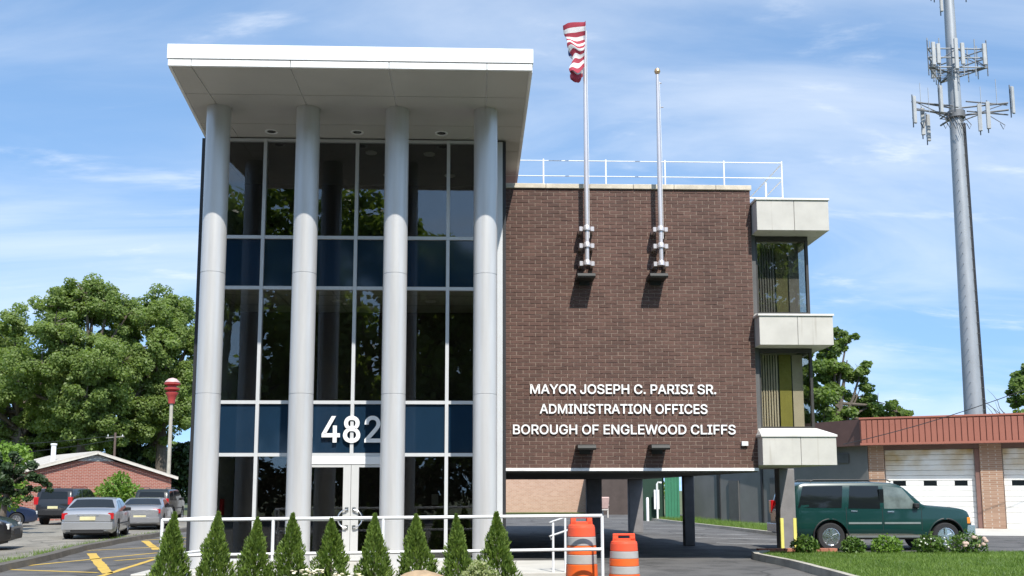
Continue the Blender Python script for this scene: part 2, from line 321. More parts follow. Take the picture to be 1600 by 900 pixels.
M_LINE = mat('white_line_paint', (0.50, 0.50, 0.49), 0.8, 0, 0.25, 4)
M_SOIL = mat('mulch', (0.07, 0.045, 0.03), 0.95, 0, 0.4, 12, bump=0.6, bscale=30)
M_LAWN = mat('lawn_soil', (0.085, 0.14, 0.035), 0.95, 0, 0.3, 2.0)

sheet('ground', [(-900, -400), (900, -400), (900, 1200), (-900, 1200)], -0.012, M_GROUND)
sheet('driveway', [(-60, -45), (60, -45), (60, 46), (-60, 46)], 0.0, M_ASPH)
KL = [(-7.2, -14), (-7.75, -4), (-8.24, 0.17), (-8.6, 3.2), (-9.2, 6.85), (-9.55, 10.4), (-9.75, 15.0), (-10.2, 22), (-11.5, 33)]
sheet('parking_lot', [(-59, -14)]+KL+[(-11.5, 45), (-59, 45)], 0.004, M_OLDASPH)
sheet('garage_apron', [(15.5, 23.0), (17.6, 14.6), (44, 6), (50, 16), (19, 30)], 0.004, M_CONC)

def strip(name, pts, w, z0, z1, m):
    """a low kerb along a line"""
    b = MB(); L = []
    for i, p in enumerate(pts):
        a = Vector(pts[max(i-1, 0)]); c = Vector(pts[min(i+1, len(pts)-1)]); d = (c-a).normalized(); n = Vector((-d.y, d.x))*w/2
        L.append((Vector(p)+n, Vector(p)-n))
    vs = []
    for l, r in L:
        i_ = (l-r)*0.12
        vs += [(l.x, l.y, z0), (l.x-i_.x, l.y-i_.y, z1), (r.x+i_.x, r.y+i_.y, z1), (r.x, r.y, z0)]
    fs = []
    for i in range(len(pts)-1):
        o = i*4; fs += [(o, o+1, o+5, o+4), (o+1, o+2, o+6, o+5), (o+2, o+3, o+7, o+6)]
    fs += [(0, 3, 2, 1), ((len(pts)-1)*4, (len(pts)-1)*4+1, (len(pts)-1)*4+2, (len(pts)-1)*4+3)]
    b.add(vs, fs); o = b.build(name, m); bm = bmesh.new(); bm.from_mesh(o.data); bmesh.ops.recalc_face_normals(bm, faces=bm.faces); bm.to_mesh(o.data); bm.free(); return o
def dense(pts, step=0.7, jit=0.0, rng=random.Random(4)):
    o = []
    for a, b in zip(pts[:-1], pts[1:]):
        n = max(1, int(math.hypot(b[0]-a[0], b[1]-a[1])/step))
        for i in range(n): t = i/n; o.append((a[0]+(b[0]-a[0])*t+rng.uniform(-jit, jit), a[1]+(b[1]-a[1])*t+rng.uniform(-jit, jit)))
    o.append(pts[-1]); return o
struct(strip('kerb', dense(KL, 0.8, 0.03), 0.34, -0.002, 0.13, M_KERBDARK))

def marking(a, b, w=0.1, m=M_YEL, z=0.005):
    a = Vector(a); b = Vector(b); d = (b-a).normalized(); n = Vector((-d.y, d.x))*w/2; ln = (b-a).length; k = max(1, int(ln/0.4)); rng = random.Random(int(a.x*100+b.y*10))
    L = []; Rr = []
    for i in range(k+1):
        p = a+(b-a)*i/k; L.append(p+n*(1+rng.uniform(-.18, .12))); Rr.append(p-n*(1+rng.uniform(-.18, .12)))
    poly = L+Rr[::-1]; mb = MB(); mb.add([(p.x, p.y, z) for p in poly], [(i, i+1, 2*k+1-i-1, 2*k+1-i) for i in range(k)]); o = mb.build('road_marking', m)
    if o.data.polygons[0].normal.z < 0: o.data.flip_normals()
    return struct(o)
for a, b, w in [((-8.46, .68), (-6.84, 5.81), .1), ((-8.35, .42), (-6.03, -.55), .1), ((-9.0, 6.89), (-7.4, 8.7), .1), ((-8.45, 5.66), (-5.79, -.72), .17), ((-5.6, -2.2), (-6.16, 3.44), .1), ((-6.16, 3.44), (-5.7, 5.2), .1),
                ((-9.3, 12.52), (-8.0, 15.6), .1), ((-9.15, 12.1), (-7.25, 7.16), .17), ((-6.9, 2.86), (-5.78, 4.93), .1), ((-8.1, 9.4), (-5.8, 11.6), .1), ((-7.9, 12.0), (-5.8, 14.0), .1), ((-6.9, 7.2), (-5.6, 8.6), .17)]:
    marking(a, b, w*1.35)
for i, (a, b) in enumerate([((8.6, 36.8), (10.0, 36.8)), ((8.2, 30.2), (10.7, 29.6)), ((8.1, 21.6), (10.6, 20.2)), ((8.2, 16.9), (11.0, 15.2)), ((8.6, 13.4), (11.3, 11.8)), ((8.6, 9.8), (10.9, 8.4)), ((8.5, 25.6), (10.8, 24.6))]):
    marking(a, b, 0.12, M_LINE)

# planted strip and kerb along the grey garage wall
KR = [(10.4, 36.0), (10.63, 31.4), (11.15, 24.6), (11.7, 17.5), (12.1, 13.0), (13.6, 11.2)]
struct(strip('kerb', dense(KR, 1.0, 0.03), 0.22, -0.002, 0.12, M_KERB))
sheet('grass_strip', KR+[(17.2, 21.6), (12.6, 32.8), (12.2, 36.0)], 0.03, M_LAWN)

# lawn island with its kerb
ISL = [(8.35, 3.55), (7.95, 3.2), (7.80, 2.4), (7.83, 1.4), (7.9, 0.2), (7.85, -1.6), (7.75, -3.6), (7.6, -8.0), (7.5, -13.0)]
struct(strip('kerb', dense(ISL, 0.6, 0.012), 0.18, -0.002, 0.15, M_KERB))
sheet('lawn', ISL+[(40, -13), (40, 0.5), (17.5, 3.55)], 0.10, M_LAWN)

# ------------------------------------------------------------------ the office building
BLD = thing('office_building', 'office building with glass entrance tower, four silver columns and brown brick wall', 'building')
H = 9.05; YC = -3.70
COLX = [-3.738, -1.990, -0.243, 1.505]; YCOL = -1.68
# canopy -----------------------------------------------------------
def cxl(y): return -4.15 + (-4.46+4.15)*min(1, max(0, (y-YC)/(0.0-YC)))
def cxr(y): return 2.325
cb_ = MB(); cb_.prism([(cxl(YC)+.03, YC+.05), (cxr(YC)-.03, YC+.05), (2.295, 3.4), (-4.43, 3.4), (-4.43, 0)], H+.022, H+.38)
CAN = cb_.build('canopy', M_FASCIA, BLD)
fx = [cxl(YC)]+COLX+[cxr(YC)]
for i in range(5):                                     # lower fascia: five strips with open joints
    box('fascia_strip', M_FASCIA, CAN, fx[i]+.006, fx[i+1]-.006, YC, YC+.06, H+.0, H+.118, ch=.004)
box('fascia_board', M_FASCIA, CAN, cxl(YC)-.012, cxr(YC)+.012, YC-.015, YC+.07, H+.132, H+.40, ch=.005)
for xe, s in ((None, -1), (2.325, 1)):                 # side fascias, following the plan edge
    for z0, z1, o_ in ((H, H+.118, .0), (H+.132, H+.40, .012)):
        if s < 0:
            pl = [(cxl(YC)-o_, YC+.08), (cxl(0)-o_, 0), (cxl(0)-o_, 3.4), (cxl(0)+.05, 3.4), (cxl(0)+.05, 0), (cxl(YC)+.05, YC+.08)]
        else: pl = [(xe+o_, YC+.08), (xe+o_, 3.4), (xe-.05, 3.4), (xe-.05, YC+.08)]
        MB().prism(pl, z0, z1).build('side_fascia', M_FASCIA, CAN)
ys = [YC+.065, -2.40, -0.83, 0.72, 2.2, 3.39]
for j in range(5):                                     # soffit panels with recessed joints
    for i in range(5):
        g = .009; y0, y1 = ys[j]+g, ys[j+1]-g
        xa0 = (cxl(y0)+.055 if i == 0 else COLX[i-1]); xa1 = (cxl(y1)+.055 if i == 0 else COLX[i-1]); xb = (2.27 if i == 4 else COLX[i])
        MB().prism([(xa0+g, y0), (xb-g, y0), (xb-g, y1), (xa1+g, y1)], H+.002, H+.02).build('soffit_panel', M_SOFFIT, CAN)
me_r = MB().lathe([(.085, .03), (.11, .0), (.135, .0), (.14, .012), (.10, .014), (.09, .03)], 24).mesh('downlight', M_WHITE)
me_l = MB().lathe([(.088, .0), (.088, .004)], 20).mesh('lens', mat('lamp_lens_dark', (0.06, 0.06, 0.055), 0.2))
for x, y in ((-2.97, -.40), (-1.18, -.42), (.585, -.42)):
    link('downlight', me_r, CAN, (x, y, H-.014)); link('downlight_lens', me_l, CAN, (x, y, H-.008))
# columns ----------------------------------------------------------
r = .232; g = .006
prof = [(r, .17), (r, 1.0)]
for zj in (3.40, 5.73):
    prof += [(r, zj-.008), (r-g, zj-.006), (r-g, zj+.006), (r, zj+.008)]
prof += [(r, 8.5), (r, 9.0), (r, H+.001)]
cme = MB().lathe(prof, 48).mesh('column', M_COLUMN, sharp=60)
for x in COLX: link('column', cme, BLD, (x, YCOL, 0))
# curtain wall -----------------------------------------------------
ZB = [0.17, 2.315, 3.392, 5.79, 6.873, 9.0]
XL_, XR_ = -4.36, 1.60
MULX = [-3.158, -1.213, .728]
BAYS = [(-4.36, -2.34), (-2.10, -0.34), (-0.15, 1.60)]
mw = .035
for x0, x1 in ((-2.34, -2.10), (-0.34, -0.15)):       # piers behind the columns
    box('pier_panel', M_FRAME, BLD, x0, x1, -.03, .10, .17, 9.0)
box('corner_pier', M_FRAME, BLD, 1.60, 1.885, -.045, .12, .17, 9.0)
box('corner_trim', M_DARKTRIM, BLD, 1.885, 1.955, -.02, 3.3, .0, 9.02)
box('corner_trim', M_DARKTRIM, BLD, -4.50, -4.40, -.03, 3.3, .0, 9.02)
box('corner_mullion', M_FRAME, BLD, -4.40, -4.36, -.05, .08, .17, 9.0)
for bi, (x0, x1) in enumerate(BAYS):
    m = MULX[bi]
    for zi, z in enumerate(ZB):
        if bi == 1 and zi == 0: continue
        zt = z+ (0.055 if zi == 0 else mw); zb_ = z - (0 if zi == 0 else mw)
        for a, b in ((x0, m-mw), (m+mw, x1)): box('transom', M_FRAME, BLD, a, b, -.045, .07, zb_, min(zt, 9.02))
    if bi == 1: box('mullion', M_FRAME, BLD, m-mw, m+mw, -.055, .08, 2.28, 9.02)
    else: box('mullion', M_FRAME, BLD, m-mw, m+mw, -.055, .08, .17, 9.02)
    for zi in range(5):
        for a, b in ((x0, m-mw), (m+mw, x1)):
            if bi == 1 and zi == 0: continue
            z0 = ZB[zi]+(.055 if zi == 0 else mw); z1 = ZB[zi+1]-mw
            if zi in (1, 3): box('spandrel_panel', M_SPAND, BLD, a+.001, b-.001, .0, .03, z0+.001, z1-.001)
            else: box('glass_pane', M_GLASS, BLD, a+.001, b-.001, .01, .022, z0+.001, z1-.001)
# doors
box('door_header', M_WHITE, BLD, -2.10, -.34, -.06, .06, 2.12, 2.279, ch=.004)
for s in (-1, 1):
    xa = MULX[1]; x0, x1 = (xa-.86, xa-.004) if s < 0 else (xa+.004, xa+.86)
    d = MB(); st = .155 if True else 0
    hin = .045
    a, b = (x0+hin, x1-st) if s < 0 else (x0+st, x1-hin)
    d.box(x0, a, -.045, .0, .18, 2.115); d.box(b, x1, -.045, .0, .18, 2.115); d.box(a, b, -.045, .0, 2.06, 2.115); d.box(a, b, -.045, .0, .18, .36)
    door = d.build('door', mat('door_silver', (.60, .60, .585), .4, .15, .03), BLD)
    box('door_glass', M_GLASS, door, a+.001, b-.001, -.028, -.016, .361, 2.059)
    hx = xa+s*.075; pts = [(hx+s*.0, -.05, 1.22)]
    pts = [(hx, -.045, 1.20), (hx, -.10, 1.20)]+[(hx+s*.17*math.sin(t), -.10, 1.02+.18*math.cos(t)) for t in np.linspace(0, math.pi, 12)]+[(hx, -.045, .84)]
    MB().tube(pts, .014, 8).build('door_handle', M_CHROME, door)
    MB().box(hx-.035, hx+.035, -.062, -.044, 1.16, 1.25, ch=.004).box(hx-.035, hx+.035, -.062, -.044, .80, .89, ch=.004).build('handle_plate', M_CHROME, door)
    MB().tube([(a-.02, .03, .98), (b+.02, .03, .98)], .014, 8).build('push_bar', M_FRAME, door)
# interior of the tower
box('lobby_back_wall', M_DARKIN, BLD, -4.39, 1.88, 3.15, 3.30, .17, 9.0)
box('lobby_side_wall', M_INWALL, BLD, -4.395, -4.33, .09, 3.15, .17, 9.0)
box('lobby_side_wall', M_INWALL, BLD, 1.82, 1.88, .13, 3.15, .17, 9.0)
for z0, z1 in ((2.36, 3.36), (5.83, 6.84)):
    sl = box('floor_slab', M_CEIL, BLD, -4.325, 1.81, .075, 3.14, z0, z1)
    for i in range(5): box('ceiling_tile_joint', M_DARKTRIM, sl, -4.2+i*1.22, -4.19+i*1.22, .1, 3.1, z0-.004, z0-.001)
    for i in range(2): box('ceiling_tile_joint', M_DARKTRIM, sl, -4.3, 1.8, .95+i*1.2, .96+i*1.2, z0-.008, z0-.005)
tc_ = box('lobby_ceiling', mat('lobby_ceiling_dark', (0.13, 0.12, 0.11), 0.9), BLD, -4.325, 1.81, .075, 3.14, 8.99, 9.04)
ml_ = mat('lamp_glass', (0.8, 0.78, 0.68), 0.4)
for i, (x, y, z) in enumerate([(-2.55, .9, 8.96), (-1.0, .7, 8.96), (.28, .75, 8.96), (-2.6, 2.3, 8.96), (-.75, 2.3, 8.96), (.7, 2.3, 8.96), (-3.4, 1.6, 5.80), (-1.8, 1.6, 5.80), (.3, 1.6, 5.80)]):
    MB().lathe([(.05, 0), (.12, .008), (.13, .025), (.13, .035)], 16, Matrix.Translation((x, y, z))).build('ceiling_lamp', ml_, tc_)
box('lobby_floor', mat('lobby_floor', (.16, .15, .14), .5), BLD, -4.39, 1.88, .10, 3.14, .02, .165)
box('notice', mat('notice_paper', (.35, .35, .33), .8), BLD, .30, .46, 3.12, 3.149, 1.25, 1.5)
box('fire_alarm', mat('alarm_red', (.6, .03, .04), .4), BLD, -4.329, -4.27, 1.9, 2.08, 1.05, 1.4)
box('reception_desk', mat('desk_beige', (.5, .46, .38), .6), BLD, -3.0, -2.5, 2.5, 3.1, 1.95, 2.3)
box('tower_roof', M_SOFFDARK, BLD, -4.42, 2.28, .1, 3.38, H+.385, H+.46)
# main block -------------------------------------------------------
WX0, WX1, WZ0, WZ1, YW = 1.96, 7.67, 2.085, 8.475, 1.60
MAIN = MB(); MAIN.box(-4.3, WX1-.02, 3.32, 17.8, WZ0-.02, WZ1-.02).box(WX0, WX1-.02, YW+.06, 3.32, WZ0-.02, WZ1-.02)
MAIN.build('main_block', mat('side_brick_mass', (.14, .085, .075), .9), BLD)
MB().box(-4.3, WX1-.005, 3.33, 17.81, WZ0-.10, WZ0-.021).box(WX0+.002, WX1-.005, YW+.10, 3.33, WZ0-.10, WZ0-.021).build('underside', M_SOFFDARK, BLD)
box('wall_flashing', mat('flashing_white', (.83, .83, .82), .35), BLD, WX0+.004, WX1-.01, YW-.035, YW+.10, WZ0-.075, WZ0-.012, ch=.004)
WALL = box('brick_wall', M_MORTAR, BLD, WX0, WX1-.002, YW+.009, YW+.06, WZ0-.01, WZ1)
# bricks: running bond, 300 as single pieces, the rest joined
rngb = random.Random(11); CH, BL, J = .083, .287, .0105
half = BL-J; rows = int((WZ1-WZ0)/CH)
CH = (WZ1-WZ0)/rows
def brick_mesh(l, k):
    rr = random.Random(k); x = l/2; h = (CH-J)/2; c = .004
    bm_ = MB(); dz = rr.uniform(-.0015, .0015)
    vs = [(-x, .0+c, -h), (x, .0+c, -h), (x, .0+c, h), (-x, .0+c, h), (-x+c, dz*.8, -h+c), (x-c, dz, -h+c), (x-c, dz*.6, h-c), (-x+c, dz, h-c), (-x, .03, -h), (x, .03, -h), (x, .03, h), (-x, .03, h)]
    fs = [(4, 5, 6, 7), (0, 1, 5, 4), (1, 2, 6, 5), (2, 3, 7, 6), (3, 0, 4, 7), (8, 9, 1, 0), (9, 10, 2, 1), (10, 11, 3, 2), (11, 8, 0, 3)]
    return vs, fs
variants = {}
rest = MB(); single = 0
for rw in range(rows):
    zc = WZ0+CH*(rw+.5); off = 0 if rw % 2 == 0 else -BL/2
    x = WX0+off
    while x < WX1-.02:
        a = max(x, WX0+.002)+J/2; b = min(x+BL, WX1)-J/2; x += BL
        if b-a < .03: continue
        l = round(b-a, 3); k = rngb.randrange(6); key = (l, k)
        if single < 300:
            if key not in variants:
                vs, fs = brick_mesh(l, k); variants[key] = MB().add(vs, fs).mesh('brick', M_BRICK)
            o = link('brick', variants[key], WALL, ((a+b)/2, YW+rngb.uniform(-.002, .002), zc)); single += 1
        else:
            vs, fs = brick_mesh(l, k); dy_ = rngb.uniform(-.002, .002); rest.add([(v[0]+(a+b)/2, v[1]+YW+dy_, v[2]+zc) for v in vs], fs)
tag(rest.build('brickwork', M_BRICK, WALL), kind='stuff')
# coping stones
cxs = [WX0-.01]; 
while cxs[-1] < WX1+.02: cxs.append(min(WX1+.03, cxs[-1]+rngb.uniform(.88, 1.04)))
for a, b in zip(cxs[:-1], cxs[1:]):
    if b-a > .1: box('coping_stone', M_STONE, BLD, a+.004, b-.004, YW-.045+rngb.uniform(-.003, .003), YW+.40, WZ1+.003, WZ1+.115+rngb.uniform(-.004, .004), ch=.008)
box('parapet_cap', M_STONE, BLD, WX1-.35, WX1+.03, YW+.41, 17.8, WZ1+.003, WZ1+.10)
# corner bay with precast boxes and windows
BX0, BX1 = 7.70, 9.03
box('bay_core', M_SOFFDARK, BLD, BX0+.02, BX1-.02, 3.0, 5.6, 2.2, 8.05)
box('bay_reveal', M_SOFFDARK, BLD, 7.66, 7.78, 1.70, 3.0, 2.16, 8.05)
for z0, z1, sill, xa, xb in ((7.435, 8.135, 0, 7.70, 9.355), (4.805, 5.475, .13, 7.675, 9.345), (2.13, 2.765, .21, 7.655, 9.305)):
    xm = (xa+xb)/2+.03
    bx_ = MB().box(xa, xm-.004, 1.20, 1.24, z0, z1, ch=.006).build('precast_box', M_PRECAST, BLD)
    box('precast_panel', M_PRECAST, bx_, xm+.004, xb, 1.20, 1.24, z0, z1, ch=.006)
    MB().box(xa+.004, xb-.004, 1.24, 6.0, z0+.004, z1-.01).build('precast_body', M_PRECAST, bx_)
    if sill:   # sloped weathering up to the window above
        s_ = MB(); y1 = 1.74
        vs = [(xa-.03, 1.17, z1-.008), (xb+.02, 1.17, z1-.008), (xb+.02, 6.0, z1-.008), (xa-.03, 6.0, z1-.008), (xa-.03, 1.17, z1+.035), (xb+.02, 1.17, z1+.035), (9.06, y1, z1+sill), (xa+.06, y1, z1+sill), (9.06, 6.0, z1+sill), (xa+.06, 6.0, z1+sill), (xb+.02, 6.0, z1+.035), (xa-.03, 6.0, z1+.035)]
        fs = [(0, 1, 5, 4), (4, 5, 6, 7), (5, 10, 8, 6), (7, 6, 8, 9), (4, 7, 9, 11), (0, 4, 11, 3), (1, 2, 10, 5), (0, 3, 2, 1), (2, 3, 11, 9, 8, 10)]
        s_.add(vs, fs); s_.build('weathering', mat('weathering_white', (.60, .585, .54), .6, 0, .1, 3), bx_)
    else:
        box('cap_flashing', mat('weathering_white', (.70, .68, .63), .6), bx_, xa-.03, xb+.02, 1.17, 6.0, z1+.002, z1+.05, ch=.006)
M_BRONZE = mat('bronze_frame', (.055, .052, .048), .45, .3)
M_BLIND = mat('blind_beige', (.50, .44, .32), .8, 0, .05); M_OLIVE = mat('blind_olive', (.25, .23, .045), .8, 0, .08); M_GREYB = mat('blind_grey_dim', (.11, .108, .10), .8)
for wi, (z0, z1) in enumerate(((5.595, 7.43), (2.965, 4.80))):
    w = MB(); xa, xb = 7.785, 9.03
    w.box(xa, xa+.05, 1.76, 1.86, z0, z1).box(xb-.06, xb, 1.76, 1.86, z0, z1).box(xa+.05, xb-.06, 1.76, 1.86, z0, z0+.05).box(xa+.05, xb-.06, 1.76, 1.86, z1-.10, z1)
    w.box(xb-.06, xb, 1.86, 3.0, z0, z0+.05).box(xb-.06, xb, 1.86, 3.0, z1-.1, z1)
    wo = w.build('corner_window', M_BRONZE, BLD)
    box('pane', M_WGLASS, wo, xa+.051, xb-.061, 1.80, 1.812, z0+.051, z1-.101)
    box('pane', M_WGLASS, wo, xb-.04, xb-.028, 1.87, 3.0, z0+.051, z1-.101)
    beige = M_BLIND if wi == 1 else M_GREYB  # upper window takes darker blind colours: its dimness is painted into them
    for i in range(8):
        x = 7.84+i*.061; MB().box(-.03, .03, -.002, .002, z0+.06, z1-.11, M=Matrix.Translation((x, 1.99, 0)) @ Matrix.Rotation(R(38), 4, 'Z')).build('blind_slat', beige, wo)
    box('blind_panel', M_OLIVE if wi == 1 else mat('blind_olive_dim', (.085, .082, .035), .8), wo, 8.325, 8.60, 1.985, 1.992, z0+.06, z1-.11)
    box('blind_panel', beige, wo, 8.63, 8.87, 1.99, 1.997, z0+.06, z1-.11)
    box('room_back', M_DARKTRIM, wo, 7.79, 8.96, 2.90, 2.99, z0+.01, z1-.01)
# pillars under the building
for i, (x0, x1, y0, y1) in enumerate([(9.06, 9.46, 4.75, 5.15), (7.34, 7.64, 8.3, 8.6), (7.08, 7.60, 17.1, 17.5), (5.45, 6.0, 16.6, 17.1)]):
    zt = WZ0-.101 if i else 2.125
    p = box('pillar', M_PILLAR, BLD, x0, x1, y0, y1, -.002, zt, ch=.015)
    if i == 0:
        MB().box(x0-.008, x0+.075, y0-.010, y0-.002, .02, .88).box(x0-.010, x0-.002, y0-.010, y0+.07, .02, .88).build('corner_guard', M_YELL, p)
        MB().box(x1-.075, x1+.008, y0-.010, y0-.002, .02, .88).box(x1+.002, x1+.010, y0-.010, y0+.07, .02, .88).build('corner_guard', M_YELL, p)
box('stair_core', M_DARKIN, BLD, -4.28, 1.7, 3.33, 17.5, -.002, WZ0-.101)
box('plinth', M_CONC, BLD, -4.60, 3.15, -3.02, .09, -.002, .165, ch=.01)

# ------------------------------------------------------------------ lettering
import os
FONT = None
try:      # Blender's own bundled grotesque face; the built-in type is used when it is missing
    FONT = bpy.data.fonts.load(os.path.join(bpy.utils.resource_path('LOCAL'), 'datafiles', 'fonts', 'Inter.woff2'))
except Exception: FONT = None
from mathutils.geometry import delaunay_2d_cdt
def letters(text, x0, x1, z0, y, cap, root, m, name, depth=.02, off=.0):
    """bundled type turned to solid letters, one object each; overlapping outlines are merged, then thickened a little"""
    cu = bpy.data.curves.new('type', 'FONT')
    if FONT: cu.font = FONT
    cu.body = text; cu.size = 1.0; cu.fill_mode = 'NONE'; cu.resolution_u = 5
    ob = bpy.data.objects.new('type', cu); COL.objects.link(ob); bpy.context.view_layer.update()
    dg = bpy.context.evaluated_depsgraph_get(); me = bpy.data.meshes.new_from_object(ob.evaluated_get(dg))
    bm = bmesh.new(); bm.from_mesh(me); seen = set(); loops = []
    for v in bm.verts:
        if v in seen or not v.link_edges: continue
        lp = [v]; seen.add(v); e = min(v.link_edges, key=lambda q: q.other_vert(v).index); w = e.other_vert(v)
        while w is not v and w not in seen:
            lp.append(w); seen.add(w); nx = [q for q in w.link_edges if q is not e]
            if not nx: break
            e = nx[0]; w = e.other_vert(w)
        L = [lp[0].co.xy.copy()]
        for q in lp[1:]:
            if (q.co.xy-L[-1]).length > 1e-4: L.append(q.co.xy.copy())
        if (L[0]-L[-1]).length < 1e-4: L.pop()
        if len(L) > 2: loops.append(L)
    bm.free(); bpy.data.objects.remove(ob); bpy.data.meshes.remove(me)
    def area(L): return sum(L[i].x*L[(i+1) % len(L)].y-L[(i+1) % len(L)].x*L[i].y for i in range(len(L)))/2
    big = max(loops, key=lambda L: abs(area(L))); outer = 1 if area(big) > 0 else -1
    # group the outlines into characters by overlapping extent
    gr = []
    for L in sorted(loops, key=lambda L: min(p.x for p in L)):
        a, b = min(p.x for p in L), max(p.x for p in L)
        if gr and a < gr[-1][1]-.004: gr[-1][1] = max(b, gr[-1][1]); gr[-1][2].append(L)
        else: gr.append([a, b, [L]])
    mn = gr[0][0]; mxx = max(g[1] for g in gr); capf = max(p.y for g in gr for L in g[2] for p in L if True)
    capf = sorted(max(p.y for L in g[2] for p in L) for g in gr)[len(gr)//2]
    sx = (x1-x0)/(mxx-mn); sz = cap/capf
    for a, b, LS in gr:
        V = []; F = []; sg = []
        for L in LS:
            F.append(list(range(len(V), len(V)+len(L)))); V += L; sg.append(1 if area(L)*outer > 0 else -1)
        F2 = [f if area([V[i] for i in f]) > 0 else f[::-1] for f in F]
        vo, eo, fo, ov, oe, of = delaunay_2d_cdt(V, [], F2, 1, 1e-5)
        keep = [f for f, o_ in zip(fo, of) if sum(sg[k] for k in o_) > 0]
        b2 = bmesh.new(); bv = [b2.verts.new((p.x, p.y, 0)) for p in vo]
        for f in keep:
            try: b2.faces.new([bv[i] for i in f])
            except ValueError: pass
        bmesh.ops.delete(b2, geom=[v for v in b2.verts if not v.link_faces], context='VERTS')
        for f in b2.faces:
            f.normal_update()
            if f.normal.z < 0: f.normal_flip()
        mv = {}
        for v in b2.verts:                       # thicken along the outline normal
            n = Vector((0, 0)); k = 0; ns = []
            for e in v.link_edges:
                if len(e.link_faces) == 1:
                    lp = e.link_loops[0]; d = (lp.link_loop_next.vert.co-lp.vert.co).xy
                    if d.length > 1e-7: d.normalize(); ns.append(Vector((d.y, -d.x)))
            if ns:
                n = sum(ns, Vector((0, 0)))
                if n.length > 1e-4: n.normalize(); n = n/max(.5, n.dot(ns[0]))
                mv[v] = n*off
        for v, d in mv.items(): v.co.x += d.x; v.co.y += d.y
        vs = list(b2.verts); idx = {v: i for i, v in enumerate(vs)}; n = len(vs)
        fr = [(x0+(v.co.x-mn)*sx, y, z0+v.co.y*sz) for v in vs]; bk = [(p[0], y+depth, p[2]) for p in fr]; fs = []
        for f in b2.faces:
            ii = [idx[v] for v in f.verts]; fs.append(tuple(ii)); fs.append(tuple(i+n for i in ii[::-1]))
        for e in b2.edges:
            if len(e.link_faces) == 1:
                lp = e.link_loops[0]; i, j = idx[lp.vert], idx[lp.link_loop_next.vert]; fs.append((j, i, i+n, j+n))
        b2.free(); MB().add(fr+bk, fs).build(name, m, root)
M_LETTER = mat('letter_white', (.84, .84, .83), .4, 0, .02)
SIGN = thing('wall_lettering', 'three lines of white capital letters reading borough administration offices on brown brick wall', 'lettering')
letters('MAYOR JOSEPH C. PARISI SR.', 2.552, 6.74, 3.735, 1.562, .205, SIGN, M_LETTER, 'letter', .03, .012)
letters('ADMINISTRATION OFFICES', 2.765, 6.53, 3.29, 1.562, .205, SIGN, M_LETTER, 'letter', .03, .012)
letters('BOROUGH OF ENGLEWOOD CLIFFS', 2.165, 7.155, 2.83, 1.562, .205, SIGN, M_LETTER, 'letter', .03, .012)
NUM = thing('house_number', 'large white street number 482 above the glass entrance doors', 'house number')
letters('482', -1.815, -.635, 2.575, -.085, .525, NUM, M_LETTER, 'digit', .03, .012)

# ------------------------------------------------------------------ flagpoles, flag, floodlights, roof railing
M_POLE = mat('pole_pinkish_metal', (.66, .61, .60), .3, .55, .04)
def flagpole(x, ztop, label, ball):
    t = thing('flagpole', label, 'flagpole', (x, 1.25, 6.62), 0, 'wall mounted flagpoles')
    MB().tube([(0, 0, 0), (0, 0, 2.2), (0, 0, ztop-6.62)], [.052, .050, .034], 16).build('pole', M_POLE, t)
    for z in (.03, .44, .83):
        c = MB(); c.lathe([(.07, -.05), (.085, -.045), (.085, .03), (.06, .075)], 16, Matrix.Translation((0, 0, z))).build('collar', M_POLE, t)
        b = MB().box(-.17, .17, .05, .075, z-.045, z+.02).box(-.17, -.09, .0, .349, z-.06, z+.05, ch=.008).box(.09, .17, .0, .349, z-.06, z+.05, ch=.008)
        b.build('wall_bracket', M_POLE, t)
    if ball:
        MB().lathe([(.01, ztop-6.62), (.05, ztop-6.60), (.072, ztop-6.55), (.055, ztop-6.49), (.01, ztop-6.465)], 14).build('finial', mat('gold_ball', (.55, .38, .22), .35, .6), t)
        for z, l in ((3.7, .09), (4.28, .06)): MB().tube([(.03, -.01, z), (.03+l, -.02, z+.005)], .012, 6).build('cleat', M_POLE, t)
    MB().tube([(.055, -.02, .6), (.06, -.03, 2.5), (.04, -.02, ztop-6.8)], .006, 5).build('halyard', M_WHITE, t)
    return t
flagpole(3.822, 12.33, 'slim metal flagpole carrying the striped flag above brick wall', False)
flagpole(5.50, 11.12, 'bare metal flagpole with small ball on top, no flag', True)
